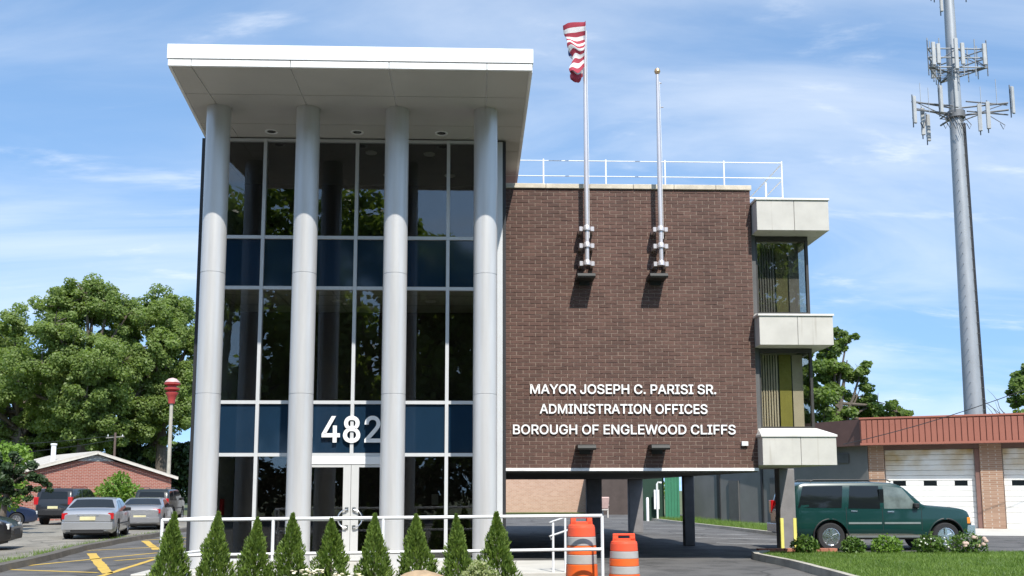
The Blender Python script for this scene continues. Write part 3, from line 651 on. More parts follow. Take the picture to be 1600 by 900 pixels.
# flag: cloth folded back on itself, stripes and blue field
def flag():
    m = bpy.data.materials.new('flag_cloth'); m.use_nodes = True; t = m.node_tree; b = t.nodes['Principled BSDF']; b.inputs['Roughness'].default_value = .8
    uv = N(t, 'ShaderNodeUVMap'); s = N(t, 'ShaderNodeSeparateXYZ'); t.links.new(uv.outputs[0], s.inputs[0])
    a = N(t, 'ShaderNodeMath', operation='MULTIPLY'); t.links.new(s.outputs[1], a.inputs[0]); a.inputs[1].default_value = 6.5
    f_ = N(t, 'ShaderNodeMath', operation='FRACT'); t.links.new(a.outputs[0], f_.inputs[0]); c = N(t, 'ShaderNodeMath', operation='LESS_THAN'); t.links.new(f_.outputs[0], c.inputs[0]); c.inputs[1].default_value = .5
    mx_ = N(t, 'ShaderNodeMix', data_type='RGBA'); t.links.new(c.outputs[0], mx_.inputs[0]); mx_.inputs[6].default_value = (.74, .72, .70, 1); mx_.inputs[7].default_value = (.36, .035, .06, 1)
    lu = N(t, 'ShaderNodeMath', operation='LESS_THAN'); t.links.new(s.outputs[0], lu.inputs[0]); lu.inputs[1].default_value = .38
    gv = N(t, 'ShaderNodeMath', operation='GREATER_THAN'); t.links.new(s.outputs[1], gv.inputs[0]); gv.inputs[1].default_value = 6/13
    an = N(t, 'ShaderNodeMath', operation='MULTIPLY'); t.links.new(lu.outputs[0], an.inputs[0]); t.links.new(gv.outputs[0], an.inputs[1])
    m2 = N(t, 'ShaderNodeMix', data_type='RGBA'); t.links.new(an.outputs[0], m2.inputs[0]); t.links.new(mx_.outputs[2], m2.inputs[6]); m2.inputs[7].default_value = (.03, .04, .14, 1); t.links.new(m2.outputs[2], b.inputs['Base Color'])
    path = [(0, 0), (-.14, .10), (-.30, .12), (-.42, .06), (-.36, -.01), (-.20, .0), (-.09, -.02), (-.06, -.08), (-.16, -.13), (-.32, -.15), (-.46, -.19), (-.50, -.26), (-.40, -.31), (-.22, -.29), (-.03, -.30), (.0, -.34)]
    nu, nv = 46, 40; V = []; UV = []
    for j in range(nv+1):
        v = j/nv
        wsc = .62+.42*max(0, (v-.35)/.65)**.7 + .10*math.sin(v*15+.5)*(1-v)
        for i in range(nu+1):
            u = i/nu; q = u*(len(path)-1); k = min(int(q), len(path)-2); fr = q-k
            x = path[k][0]*(1-fr)+path[k+1][0]*fr; y = path[k][1]*(1-fr)+path[k+1][1]*fr
            droop = -.10*u*(1-v)*math.sin(u*5)
            z = 10.99+1.17*v + droop + .018*math.sin(q*1.9+v*9) + .06*u*math.sin(7*v+3*x) + .05*(1-v)*math.sin(x*14+1)
            V.append((3.80+x*wsc-.03*(1-v), 1.22+y*(.8+.3*wsc)+.04*math.sin(v*11+u*7), z)); UV.append((u, v))
    F = [(j*(nu+1)+i, j*(nu+1)+i+1, (j+1)*(nu+1)+i+1, (j+1)*(nu+1)+i) for j in range(nv) for i in range(nu)]
    mb = MB(); mb.add(V, F, True); me = mb.mesh('flag', m, sharp=180); ul = me.uv_layers.new(name='UVMap')
    for p in me.polygons:
        for li in p.loop_indices: ul.data[li].uv = UV[me.loops[li].vertex_index]
    tag(link('flag', me), 'red and white striped flag bunched at the top of the flagpole', 'flag')
flag()
M_FLOOD = mat('floodlight_dark', (.022, .023, .021), .6, .1)
for x, z, lb in ((3.79, 6.33, 'dark floodlight on wall under the pole that carries the flag'), (5.42, 6.34, 'dark floodlight on wall under the bare pole with ball finial'), (3.76, 2.50, 'dark floodlight below the words borough of, nearer the glass tower'), (5.38, 2.505, 'dark floodlight below the long bottom text line, nearer the white boxes')):
    t = thing('floodlight', lb, 'floodlight', (x, 1.6, z), 0, 'dark floodlights on the brick wall')
    b = MB(); sec = [(0, .07), (-.40, .085), (-.49, .06), (-.52, .0), (-.50, -.035), (-.46, -.04), (-.44, -.01), (-.05, -.03), (0, -.03)]
    vs = [(-.20, y, zz) for y, zz in sec]+[(.20, y, zz) for y, zz in sec]; n = len(sec)
    b.add(vs, [tuple(range(n)), tuple(range(n, 2*n))[::-1]]+[(i, n+i, n+(i+1) % n, (i+1) % n) for i in range(n)]); ho = b.build('housing', M_FLOOD, t)
    bm = bmesh.new(); bm.from_mesh(ho.data); bmesh.ops.recalc_face_normals(bm, faces=bm.faces); bm.to_mesh(ho.data); bm.free()
    box('mount_plate', M_FLOOD, t, -.12, .12, -.035, .01, -.12, .10)
RR = thing('roof_railing', 'thin white pipe guard railing along the flat roof edge', 'railing', (0, 0, 0))
for x, z0 in ((1.9, 8.46), (2.93, 8.46), (4.43, 8.46), (5.86, 8.46), (7.29, 8.46), (8.70, 8.19)): MB().tube([(x, 2.45, z0), (x, 2.45, 9.47)], .021, 8).build('post', M_WHITE, RR)
for z in (9.43, 9.05): MB().tube([(1.7, 2.45, z), (8.70, 2.45, z)], .011, 8).build('rail', M_WHITE, RR)
for z in (9.4, 9.0, 8.6): MB().tube([(8.70, 2.45, z), (8.70, 5.4, z)], .016, 8).build('rail', M_WHITE, RR)
MB().tube([(8.70, 5.4, 8.19), (8.70, 5.4, 9.45)], .028, 8).build('post', M_WHITE, RR)
MB().tube([(8.55, 3.3, 8.19), (8.55, 3.3, 9.2)], .026, 8).build('post', M_WHITE, RR)
MB().tube([(7.7, 2.45, 8.55), (8.70, 2.45, 8.55)], .016, 8).build('rail', M_WHITE, RR)
tag(box('junction_box', M_WHITE, None, 7.285, 7.43, 1.53, 1.6, 2.565, 2.665, ch=.008), 'tiny white box fixed to lower right corner of brick wall', 'wall box')

# ------------------------------------------------------------------ front railing, ramp handrail, barrels, planting
GW = thing('white_railing', 'long white two-bar pipe railing across the front behind the shrubs', 'railing', (0, -4.6, .1))
def gwx(x): return -4.6+ (x+3.6)*.0
for z0, z1, r_ in ((1.03, 1.085, .028), (.475, .555, .026)):
    MB().tube([(-3.62, 0, z0), (3.36, 0, z1)], r_, 12).build('rail', M_WHITE, GW)
for x in (-3.62, -1.88, -.14, 1.62, 3.36): MB().tube([(x, 0, -.1), (x, 0, 1.03+.055*(x+3.62)/6.98)], .026, 12).build('post', M_WHITE, GW)
for z in (1.03, .475): MB().tube([(-3.62, 0, z), (-3.22, 1.7, z)], .022, 10).build('return_rail', M_WHITE, GW)
MB().tube([(-3.22, 1.7, -.1), (-3.22, 1.7, 1.03)], .024, 10).build('post', M_WHITE, GW)
HR = thing('ramp_handrail', 'short white double handrail of the ramp behind the taller orange barrel', 'handrail', (2.70, -2.9, .165))
for x, y in ((0, 0), (.215, .0)): MB().tube([(x, y, 0), (x, y, .86+x*.35)], .02, 10).build('post', M_WHITE, HR)
for z in (.86, .62):
    MB().tube([(-.03, -.02, z-.06), (-.06, -.02, z), (0, 0, z+.02), (.215, 0, z+.09), (.34, .12, z+.13)], .018, 10).build('rail', M_FRAME, HR)
# barrels
M_ORANGE = mat('barrel_orange', (.80, .13, .02), .45, 0, .08, 6); M_ORED = mat('barrel_red_orange', (.82, .10, .04), .45, 0, .05); M_REFL = mat('barrel_white_band', (.40, .39, .37), .35, 0, .06, 8)
def barrel(loc, label, rz=0):
    t = thing('traffic_barrel', label, 'traffic barrel', loc, rz, 'orange and white traffic barrels')
    cx = [(0.0, .10, .285, .275), (.10, .30, .265, .258), (.30, .455, .255, .25), (.455, .60, .247, .243), (.60, .745, .24, .236), (.745, .90, .232, .226)]
    cols = [M_BLACK, M_ORANGE, M_REFL, M_ORANGE, M_REFL, M_ORED]
    for i, (z0, z1, ra, rb) in enumerate(cx):
        n_ = ['base_ring', 'band', 'band', 'band', 'band', 'top_section'][i]
        MB().lathe([(ra-.012, z0), (ra, z0+.010), (rb, z1-.010), (rb-.012, z1)], 32).build(n_, cols[i], t)
    MB().lathe([(.222, .895), (.215, .93), (.19, .945), (.02, .95)], 32).build('lid', M_ORED, t)
    # handle: a flat loop with a slot
    hb = MB(); hb.box(-.19, -.10, -.022, .022, .94, 1.05, ch=.008).box(.10, .19, -.022, .022, .94, 1.05, ch=.008).box(-.19, .19, -.022, .022, 1.045, 1.085, ch=.01).box(-.19, .19, -.022, .022, .93, .99); hb.build('handle', M_ORED, t)
    return t
barrel((3.085, -4.02, .085), 'taller orange and white traffic barrel behind the end of white railing', R(15))
barrel((3.75, -4.30, -.17+.17), 'orange and white traffic barrel standing alone right of the railing', R(4)).scale = (.97, .97, .82)
tag(MB().prism([(2.75, -4.4), (3.42, -4.4), (3.42, -3.6), (2.75, -3.6)], -.002, .085).build('ramp_slab', M_CONC), 'low concrete pad under the taller barrel', 'concrete pad')
sheet('planting_bed', [(-4.3, -6.6), (3.1, -6.6), (3.1, -4.66), (-4.3, -4.66)], .05, M_SOIL)

def arborvitae_mesh(seed, h=1.16, w=.335):
    rng = np.random.default_rng(seed); n = 6400
    t = rng.uniform(0, 1, n)**.8
    wob = rng.uniform(.82, 1.18, 40)
    ang = rng.uniform(0, 2*np.pi, n); lump = 1+.22*np.sin(ang*3+seed+t*9)+.16*np.sin(ang*5-t*14+seed*2)+.10*np.sin(ang*9+t*31)
    prof_ = np.where(t < .12, .80+t*1.6, 1.0)*(1-t**1.05)**.95+.012+.035*np.sin(t*17+seed)*(1-t)
    rr = w*prof_*lump*np.sqrt(rng.uniform(.35, 1.0, n))
    C = np.stack([rr*np.cos(ang), rr*np.sin(ang), t*h*.97+.01], 1)
    up = np.stack([.55*np.cos(ang), .55*np.sin(ang), np.full(n, .95)], 1)+rng.normal(size=(n, 3))*.28
    up /= np.linalg.norm(up, axis=1, keepdims=True)
    rnd_ = rng.normal(size=(n, 3)); sd_ = np.cross(up, rnd_); sd_ /= np.linalg.norm(sd_, axis=1, keepdims=True)
    L = rng.uniform(.03, .075, (n, 1))
    L = L*(1.05-.45*t[:, None]); Wd = L*rng.uniform(.16, .30, (n, 1))
    V = np.stack([C-up*L*.4, C+sd_*Wd+up*L*.2, C+up*L, C-sd_*Wd+up*L*.2], 1).reshape(-1, 3)
    return V, np.arange(4*n).reshape(n, 4)
M_ARB = leaf_mat('arborvitae_green', (.060, .115, .026), (.22, .31, .062), .34, 9)
arbs = []
for i in range(9):
    V, F = arborvitae_mesh(i*7+3); arbs.append(np_mesh('foliage', V, F, M_ARB))
stem = MB().tube([(0, 0, -.02), (0, 0, .5), (0, 0, 1.05)], [.025, .018, .004], 6).mesh('stem', M_BARK)
ARB = [(-3.26, 1.03, .98, 'leftmost conical shrub in front of the railing, by the parking lot'), (-2.59, 1.02, 1.06, 'conical shrub with a split tip before the first column'), (-2.0, .99, .98, 'conical shrub in front of the leftmost glass bay'), (-1.455, .985, 1.0, 'conical shrub before the second column from the left'), (-.84, .985, .96, 'conical shrub just left of the door handles'), (-.20, .985, .95, 'conical shrub just right of the doors, before third column'), (.45, 1.02, 1.0, 'conical shrub behind the tan boulder'), (1.085, 1.0, .93, 'conical shrub behind the variegated plant, second from right'), (1.665, 1.01, 1.03, 'rightmost conical shrub, before the fourth column')]
for i, (x, sz, sw, lb) in enumerate(ARB):
    t = thing('conical_evergreen', lb, 'shrub', (x, -5.4, .05), i*1.9, 'row of conical evergreen shrubs'); t.scale = (sw*(1+.10*math.sin(i*5)), sw*(1+.10*math.cos(i*3)), sz*(1.03+.035*math.sin(i*2.7))); t.rotation_euler = (.04*math.sin(i*2.3), .05*math.cos(i*4.1), i*1.9)
    link('foliage', arbs[i], t); link('stem', stem, t)
def leafy(name, label, cat, loc, blobs, n, size, m, seed, group=None, up=.4, stems=6, aspect=.5):
    rng = np.random.default_rng(seed); t = thing(name, label, cat, loc, 0, group); Cs = []
    tot = sum(b[3]**2 for b in blobs)
    for bx, by, bz, br in blobs:
        k = int(n*br*br/tot); d = rng.normal(size=(k, 3)); d /= np.linalg.norm(d, axis=1, keepdims=True); Cs.append(np.array([bx, by, bz])+d*br*rng.uniform(.35, 1, (k, 1))**.6)
    C = np.concatenate(Cs); C = C[C[:, 2] > .01]
    V, F = leaf_cards(C, size, rng, up, aspect=aspect); V[:, 2] = np.maximum(V[:, 2], .003)
    link('foliage', np_mesh('foliage', V, F, m), t)
    s = MB()
    for i in range(stems):
        b = blobs[i % len(blobs)]; s.tube([(b[0]*.2, b[1]*.2, -.02), (b[0]*.7+rng.uniform(-.03, .03), b[1]*.7, b[2]*.6), (b[0], b[1], b[2]+b[3]*.4)], [max(.006, b[3]*.05), .005+b[3]*.025, .003], 5)
    s.build('stem', M_BARK, t); return t
M_VAR = leaf_mat('variegated_leaf', (.50, .50, .30), (.16, .24, .05), .3, 20)
leafy('variegated_shrub', 'pale variegated leafy plant low before the right-hand conical shrubs', 'shrub', (1.38, -6.0, .05), [(0, 0, .30, .22), (-.14, 0, .25, .18), (.15, .05, .25, .18), (0, -.05, .42, .14)], 1500, .028, M_VAR, 5)
M_FLOW = mat('cream_petals', (.78, .72, .52), .7); M_LEAFB = leaf_mat('border_leaf', (.045, .10, .02), (.13, .21, .04), .3, 12)
for i, (x, lb, h_) in enumerate(((-1.12, 'cream flowering plant below the fourth conical shrub', .36), (-.52, 'small cream flowers low between shrubs before the doors', .30))):
    t = leafy('flowering_plant', lb, 'flowers', (x, -6.0, .05), [(0, 0, h_*.45, .16), (.12, 0, h_*.4, .13)], 420, .035, M_LEAFB, 20+i)
    rr = random.Random(i); fl = MB()
    for k in range(26):
        M_ = Matrix.Translation((rr.uniform(-.2, .26), rr.uniform(-.12, .12), h_+rr.uniform(-.05, .04))) @ Matrix.Rotation(rr.uniform(-.5, .5), 4, 'X')
        fl.lathe([(.003, -.01), (.022, 0), (.028, .012), (.012, .016)], 7, M_)
    fl.build('blossom', M_FLOW, t)
def boulder():
    bm = bmesh.new(); bmesh.ops.create_icosphere(bm, subdivisions=4, radius=1); rr = random.Random(3)
    from mathutils import noise
    for v in bm.verts:
        n = noise.noise(v.co*1.3+Vector((3, 1, 2)))*.22+noise.noise(v.co*4)*.05; v.co *= 1+n
        v.co.x *= .37; v.co.y *= .30; v.co.z = max(v.co.z, -.4)*.30
    me = bpy.data.meshes.new('boulder'); bm.to_mesh(me); bm.free(); me.polygons.foreach_set('use_smooth', [True]*len(me.polygons)); me.materials.append(mat('boulder_tan', (.40, .29, .18), .9, 0, .2, 6, bump=.6, bscale=18))
    tag(link('boulder', me, None, (.575, -6.0, .17)), 'rounded tan boulder low in the planting bed', 'boulder')
boulder()

# ------------------------------------------------------------------ vehicles
def interp(pts, x):
    if x <= pts[0][0]: return pts[0][1]
    for (x0, y0), (x1, y1) in zip(pts[:-1], pts[1:]):
        if x <= x1:
            t = (x-x0)/(x1-x0); return y0+(y1-y0)*t
    return pts[-1][1]
def car(name, label, cat, pos, heading, sp, body, group='parked cars', scale=1.0):
    L, W, Bl, Hr = sp['L'], sp['W'], sp['belt'], sp['H']; prof = sp['top']; gc = sp.get('clear', .2)
    def top(x):   # slightly rounded profile
        return sum(interp(prof, x+d)*w for d, w in ((-.08, .15), (-.04, .2), (0, .3), (.04, .2), (.08, .15)))
    def hw(x):
        u = abs(2*x/L); return W/2*(1-.05*u**3-.13*max(0, (u-.86)/.14)**2.2)
    def bot(x):
        u = abs(2*x/L); return gc+.10*max(0, (u-.8)/.2)**2
    tum = sp.get('tumble', .18)
    def ysd(x, z):
        w = hw(x); b = bot(x)
        lo = .045*max(0, 1-(z-b)/.28)**2; up = tum*max(0, (z-Bl)/(Hr-Bl))**1.15; mid = .012*math.sin(max(0, min(1, (z-b)/(Bl-b)))*math.pi)
        return w*(1-lo-up)+mid
    xs = np.linspace(-L/2, L/2, 72); sec = []
    for x in xs:
        T = top(x); b = bot(x); Te = T-min(.07, (T-b)*.2); row = [(0, b)]
        for s in np.linspace(0, 1, 11): z = b+(Te-b)*s; row.append((ysd(x, z)*(.93 if s == 0 else 1), z))
        ye = row[-1][0]; row += [(ye*.965, T-.022), (ye*.88, T-.003), (ye*.5, T+.012), (0, T+.016)]
        sec.append(row)
    nr = len(sec[0]); V = []; F = []
    ring = 2*nr-2
    for x, row in zip(xs, sec):
        V += [(x, -y, z) for y, z in row]+[(x, y, z) for y, z in row[-2:0:-1]]
    for i in range(len(xs)-1):
        for k in range(ring): F.append((i*ring+k, i*ring+(k+1) % ring, (i+1)*ring+(k+1) % ring, (i+1)*ring+k))
    F.append(tuple(range(ring))); F.append(tuple((len(xs)-1)*ring+k for k in range(ring))[::-1])
    mb = MB(); mb.add(V, F, True); bo = mb.build('body', body)
    bm = bmesh.new(); bm.from_mesh(bo.data); bmesh.ops.recalc_face_normals(bm, faces=bm.faces); bm.to_mesh(bo.data); bm.free()
    wr = sp['wr']; cuts = []
    for wx in sp['wheels']:
        for s in (-1, 1):
            ar = sp.get('arch', 1.16); c = MB().lathe([(wr*ar, -.16), (wr*ar, .30)], 28, Matrix.Translation((wx, s*(W/2-.10), wr)) @ Matrix.Rotation(s*-math.pi/2, 4, 'X')).build('cut', None)
            bm = bmesh.new(); bm.from_mesh(c.data); bmesh.ops.recalc_face_normals(bm, faces=bm.faces); bm.to_mesh(c.data); bm.free()
            md = bo.modifiers.new('b', 'BOOLEAN'); md.object = c; md.operation = 'DIFFERENCE'; md.solver = 'EXACT'; cuts.append(c)
    bpy.context.view_layer.update(); dg = bpy.context.evaluated_depsgraph_get(); nm = bpy.data.meshes.new_from_object(bo.evaluated_get(dg)); bo.modifiers.clear(); bo.data = nm
    if not nm.materials: nm.materials.append(body)
    nm.polygons.foreach_set('use_smooth', [True]*len(nm.polygons)); nm.set_sharp_from_angle(angle=R(32))
    for c in cuts: bpy.data.objects.remove(c)
    h = R(heading); t = thing(name, label, cat, (pos[0], pos[1], pos[2] if len(pos) > 2 else .004), math.pi/2-h, group); t.scale = (scale,)*3
    bo.parent = t
    # wheels
    ty = MB().lathe([(wr*.66, -.10), (wr*.93, -.105), (wr, -.075), (wr, .075), (wr*.93, .105), (wr*.66, .10)], 26, caps=False).mesh('tyre', M_TYRE)
    rm = MB(); rm.lathe([(wr*.67, -.08), (wr*.67, .088), (wr*.60, .092), (wr*.56, .05), (wr*.16, .055), (wr*.14, .085), (.01, .09)], 26)
    for k in range(5):
        rm.box(-wr*.08, wr*.08, wr*.1, wr*.60, .05, .094, M=Matrix.Rotation(2*math.pi*k/5, 4, 'Z'))
    rim = rm.mesh('rim', M_CHROME if sp.get('chrome', 1) else mat('rim_grey', (.35, .36, .37), .35, .8))
    for wx in sp['wheels']:
        for s in (-1, 1):
            e = link('wheel', MB().lathe([(wr*.3, -.09), (wr*.3, .04)], 12).mesh('hub', M_BLACK), t, (wx, s*(W/2-.115), wr)); e.rotation_euler = (s*-math.pi/2, 0, 0)
            link('tyre', ty, e); link('rim', rim, e)
            well = MB().lathe([(wr*1.28, -.02), (wr*1.28, .0)], 24, Matrix.Translation((wx, s*(W/2-.245), wr+.02)) @ Matrix.Rotation(s*-math.pi/2, 4, 'X')).build('wheel_well', M_BLACK, t)
    def sidepatch(nm_, poly, m, s, off=.006, par=None):
        cx = sum(p[0] for p in poly)/len(poly); cz = sum(p[1] for p in poly)/len(poly); P = []
        for a, b in zip(poly, poly[1:]+poly[:1]):
            for k in range(3): P.append((a[0]+(b[0]-a[0])*k/3, a[1]+(b[1]-a[1])*k/3))
        inner = [((p[0]+cx)/2, (p[1]+cz)/2) for p in P]; n = len(P); v = []
        for x, z in P+inner+[(cx, cz)]: v.append((x, s*(ysd(x, z)+off), z))
        for x, z in P: v.append((x, s*(ysd(x, z)-.02), z))
        f = [(i, (i+1) % n, n+(i+1) % n, n+i) for i in range(n)]+[(n+i, n+(i+1) % n, 2*n) for i in range(n)]+[(i, 2*n+1+i, 2*n+1+(i+1) % n, (i+1) % n) for i in range(n)]
        o = MB().add(v, f, True).build(nm_, m, par or t, sharp=40); b2 = bmesh.new(); b2.from_mesh(o.data); bmesh.ops.recalc_face_normals(b2, faces=b2.faces); b2.to_mesh(o.data); b2.free()
        if (s > 0) != (o.data.polygons[n].normal.y > 0): o.data.flip_normals()
        return o
    for s in (-1, 1):
        for wi_, poly in enumerate(sp['side']): sidepatch('window', poly, sp.get('front_glass', M_CARGLASS) if wi_ == len(sp['side'])-1 else M_CARGLASS, s)
        for poly in sp.get('trim', []): sidepatch('side_moulding', poly, sp.get('trim_mat', M_BLACK), s, .014)
        for x in sp.get('seams', []): sidepatch('door_seam', [(x-.006, gc+.22), (x+.006, gc+.22), (x+.006, Bl-.02), (x-.006, Bl-.02)], M_BLACK, s, .003)
        for x, z in sp.get('handles', []): sidepatch('door_handle', [(x-.09, z-.018), (x+.09, z-.018), (x+.09, z+.018), (x-.09, z+.018)], sp.get('handle_mat', M_CHROME), s, .025)
        mxp, mzp = sp['mirror']; MB().box(mxp-.09, mxp+.05, s*(hw(mxp)-.08), s*(hw(mxp)+.13), mzp-.06, mzp+.07, ch=.02).build('mirror', M_BLACK if sp.get('dark_mirror', 1) else body, t)
    def toppatch(nm_, x0, x1, k0, k1, m):
        v = []; n = 8; q = 6
        for i in range(q+1):
            x = x0+(x1-x0)*i/q; T = top(x); Te = T-min(.07, (T-bot(x))*.2); ye = ysd(x, Te); kk = k0+(k1-k0)*i/q
            sl = (top(x+.02)-top(x-.02))/.04; nx, nz = -sl/math.hypot(sl, 1), 1/math.hypot(sl, 1)
            for j in range(n+1):
                y = -1+2*j/n; y *= kk; a = abs(y); zz = interp([(0, T+.016), (.5, T+.012), (.88, T-.003), (.965, T-.022), (1, Te)], a)
                v.append((x+nx*.012, y*ye, zz+nz*.012))
        f = [(i*(n+1)+j, i*(n+1)+j+1, (i+1)*(n+1)+j+1, (i+1)*(n+1)+j) for i in range(q) for j in range(n)]
        o = MB().add(v, f, True).build(nm_, m, t, sharp=60)
        if o.data.polygons[0].normal.z < 0: o.data.flip_normals()
        return o
    toppatch('windscreen', *sp['front'], M_CARGLASS); toppatch('rear_window', *sp['rear'], M_CARGLASS)
    # lamps, bumpers, plate
    for (nm_, x0, x1, y0, y1, z0, z1, m) in sp['ends']:
        for s in ((-1, 1) if y0 > 0 else (1,)):
            if nm_ == 'tail_lamp' and Bl < 1: MB().prism([(s*y0, z0+.05), (s*y1, z0), (s*y1, z1-.02), (s*(y0+.14), z1)], x0, x1, M=Matrix(((0, 0, 1, 0), (1, 0, 0, 0), (0, 1, 0, 0), (0, 0, 0, 1)))).build(nm_, m, t)
            elif y0 > 0: MB().box(x0, x1, s*y0, s*y1, z0, z1, ch=.012).build(nm_, m, t)
            else: MB().box(x0, x1, y0, y1, z0, z1, ch=.008).build(nm_, m, t)
    if sp.get('rack'):
        for s in (-1, 1): MB().tube([(sp['rack'][0], s*W*.36, Hr+.01), (sp['rack'][0]+.1, s*W*.36, Hr+.06), (sp['rack'][1]-.1, s*W*.36, Hr+.06), (sp['rack'][1], s*W*.36, Hr-.0)], .018, 6).build('roof_rail', M_BLACK, t)
    MB().box(-L/2+.35, L/2-.35, -W/2+.28, W/2-.28, gc-.04, gc+.18).build('underbody', M_BLACK, t)
    return t
SEDAN = dict(L=4.8, W=1.82, H=1.45, belt=.93, wr=.33, wheels=(-1.43, 1.42), clear=.19, tumble=.24,
    top=[(-2.4, .82), (-2.34, .98), (-1.75, 1.05), (-1.68, 1.06), (-.95, 1.40), (-.4, 1.45), (.2, 1.44), (.55, 1.37), (1.25, 1.0), (1.8, .93), (2.25, .80), (2.4, .62)],
    side=[[(-1.32, .95), (-.38, .95), (-.38, 1.36), (-.92, 1.33)], [(-.31, .95), (.98, .95), (.52, 1.30), (-.31, 1.36)]], seams=(-.345, .98, -1.2), handles=((-.62, .83), (.25, .82)), trim=[[(-1.0, .50), (1.0, .50), (1.0, .545), (-1.0, .545)]],
    front=(.62, 1.22, .80, .92), rear=(-1.62, -1.02, .90, .80), mirror=(.85, 1.0),
    ends=[('tail_lamp', -2.385, -2.1, .55, .855, .70, .93, M_RED), ('plate', -2.425, -2.38, -.26, .26, .66, .79, M_PLATE), ('boot_strip', -2.42, -2.36, -.36, .36, .815, .845, M_CHROME), ('bumper_gap', -2.41, -2.3, -.80, .80, .612, .626, M_BLACK), ('lower_valance', -2.415, -2.3, -.55, .55, .22, .33, M_BLACK), ('bumper', -2.44, -2.2, -.84, .84, .34, .60, None), ('headlamp', 2.12, 2.36, .5, .82, .58, .74, M_LAMP), ('grille', 2.33, 2.405, -.4, .4, .42, .60, M_BLACK)])
COUPE = dict(SEDAN, L=4.65, H=1.39, top=[(-2.32, .80), (-2.27, 1.0), (-1.75, 1.05), (-1.6, 1.06), (-.85, 1.34), (-.3, 1.39), (.1, 1.38), (.45, 1.30), (1.2, .98), (1.8, .90), (2.2, .76), (2.32, .6)],
    side=[[(-1.2, .95), (.88, .95), (.42, 1.25), (-.3, 1.31), (-.8, 1.27)]], seams=(-.5, .9), handles=((-.3, .82),), front=(.52, 1.15, .8, .92), rear=(-1.55, -.92, .9, .8), trim=[],
    ends=[('tail_lamp', -2.30, -2.05, .42, .845, .72, .92, M_RED), ('plate', -2.34, -2.30, -.26, .26, .50, .63, M_PLATE), ('bumper', -2.35, -2.15, -.82, .82, .32, .56, None), ('headlamp', 2.05, 2.28, .5, .82, .56, .72, M_LAMP), ('grille', 2.25, 2.325, -.4, .4, .40, .58, M_BLACK)])
def suv(L=5.2, W=2.0, H=1.90, nose=1.17):
    h = L/2
    return dict(L=L, W=W, H=H, belt=1.22, wr=.385, wheels=(-h+1.16, h-.80), clear=.34, arch=1.24, tumble=.13,
        top=[(-h, .95), (-h+.05, 1.25), (-h+.22, H-.10), (-h+.45, H-.02), (-.2, H), (.45, H-.03), (.68, H-.13), (1.16, nose+.12), (1.30, nose+.085), (h-.45, nose+.015), (h-.15, nose-.05), (h-.04, nose-.15), (h, nose-.42)],
        side=[[(-h+.26, 1.19), (-1.13, 1.18), (-1.04, H-.105), (-h+.44, H-.115)], [(-.94, 1.17), (-.04, 1.16), (-.03, H-.11), (-.84, H-.105)], [(.07, 1.16), (1.06, 1.16), (.63, H-.17), (.09, H-.11)]],
        seams=(-1.0, 0.02, 1.12), handles=((-.78, 1.10), (.25, 1.08)), front=(.73, 1.13, .84, .95), rear=(-h+.07, -h+.20, .80, .74), mirror=(.98, 1.24), rack=(-1.9, .4), chrome=1,
        trim=[[(-.95, .74), (-.02, .74), (-.02, .79), (-.95, .79)], [(.06, .74), (1.08, .74), (1.08, .79), (.06, .79)]],
        ends=[('tail_lamp', -h-.01, -h+.16, .72, .93, 1.0, 1.38, M_RED), ('plate', -h-.035, -h+.05, -.25, .25, .80, .93, M_PLATE), ('bumper', -h-.09, -h+.25, -.92, .92, .48, .72, M_CHROME), ('headlamp', h-.22, h-.035, .55, .89, .76, .94, M_LAMP), ('indicator', h-.26, h-.07, .84, .935, .74, .92, M_AMBER), ('bumper', h-.22, h+.06, -.93, .93, .46, .70, M_CHROME), ('grille', h-.1, h-.01, -.5, .5, .72, .92, M_CHROME)])
def withbump(sp, m):
    s = dict(sp); s['ends'] = [(a[:-1]+((m if a[-1] is None else a[-1]),)) for a in sp['ends']]; return s
P_SILV = paint('paint_silver', (.50, .51, .53), .65, .3); P_GREY = paint('paint_warm_grey', (.36, .36, .37), .6, .3); P_BLK = paint('paint_black', (.010, .010, .012)); P_BLUE = paint('paint_navy', (.012, .022, .055)); P_GREEN = paint('paint_dark_green', (.003, .034, .030), .0, .25, .5); P_DARKG = paint('paint_black_green', (.010, .014, .013))
def place(rear, heading, L, scale):
    h = R(heading); return (rear[0]+math.sin(h)*L/2*scale, rear[1]+math.cos(h)*L/2*scale)
S_ = .93
car('parked_car', 'silver four-door sedan seen from behind, nearest the asphalt kerb', 'car', place((-11.35, 13.1), -11.5, 4.8, S_), -11.5, withbump(SEDAN, P_SILV), P_SILV, scale=S_)
car('parked_car', 'grey coupe just beyond the silver sedan, red tail lamps showing', 'car', place((-12.15, 20.8), -10, 4.65, S_), -10, withbump(COUPE, P_GREY), P_GREY, scale=S_)
sp = suv(4.9, 1.9, 1.82); sp['chrome'] = 0
car('parked_suv', 'black sport utility vehicle with one red tail lamp, left of the bush', 'suv', place((-18.2, 27.2), -2, 4.9, S_), -2, dict(sp, ends=[e for e in sp['ends'] if e[7] is not M_CHROME]+[('bumper', -2.53, -2.2, -.9, .9, .48, .72, M_BLACK)]), P_BLK, scale=S_)
car('parked_suv', 'boxy dark sport utility vehicle behind the grey coupe, by the column', 'suv', place((-14.4, 29.4), -5, 4.5, S_), -5, dict(suv(4.5, 1.85, 1.78), chrome=0, ends=[('tail_lamp', -2.27, -2.1, .70, .88, .95, 1.28, M_RED), ('bumper', -2.33, -2.05, -.86, .86, .46, .68, M_BLACK), ('headlamp', 2.05, 2.22, .5, .8, .76, .92, M_LAMP)]), P_DARKG, scale=S_)
car('parked_car', 'navy blue sedan far left beside the black sport utility vehicle', 'car', (-20.3, 24.6), 52, withbump(SEDAN, P_BLUE), P_BLUE, scale=S_)
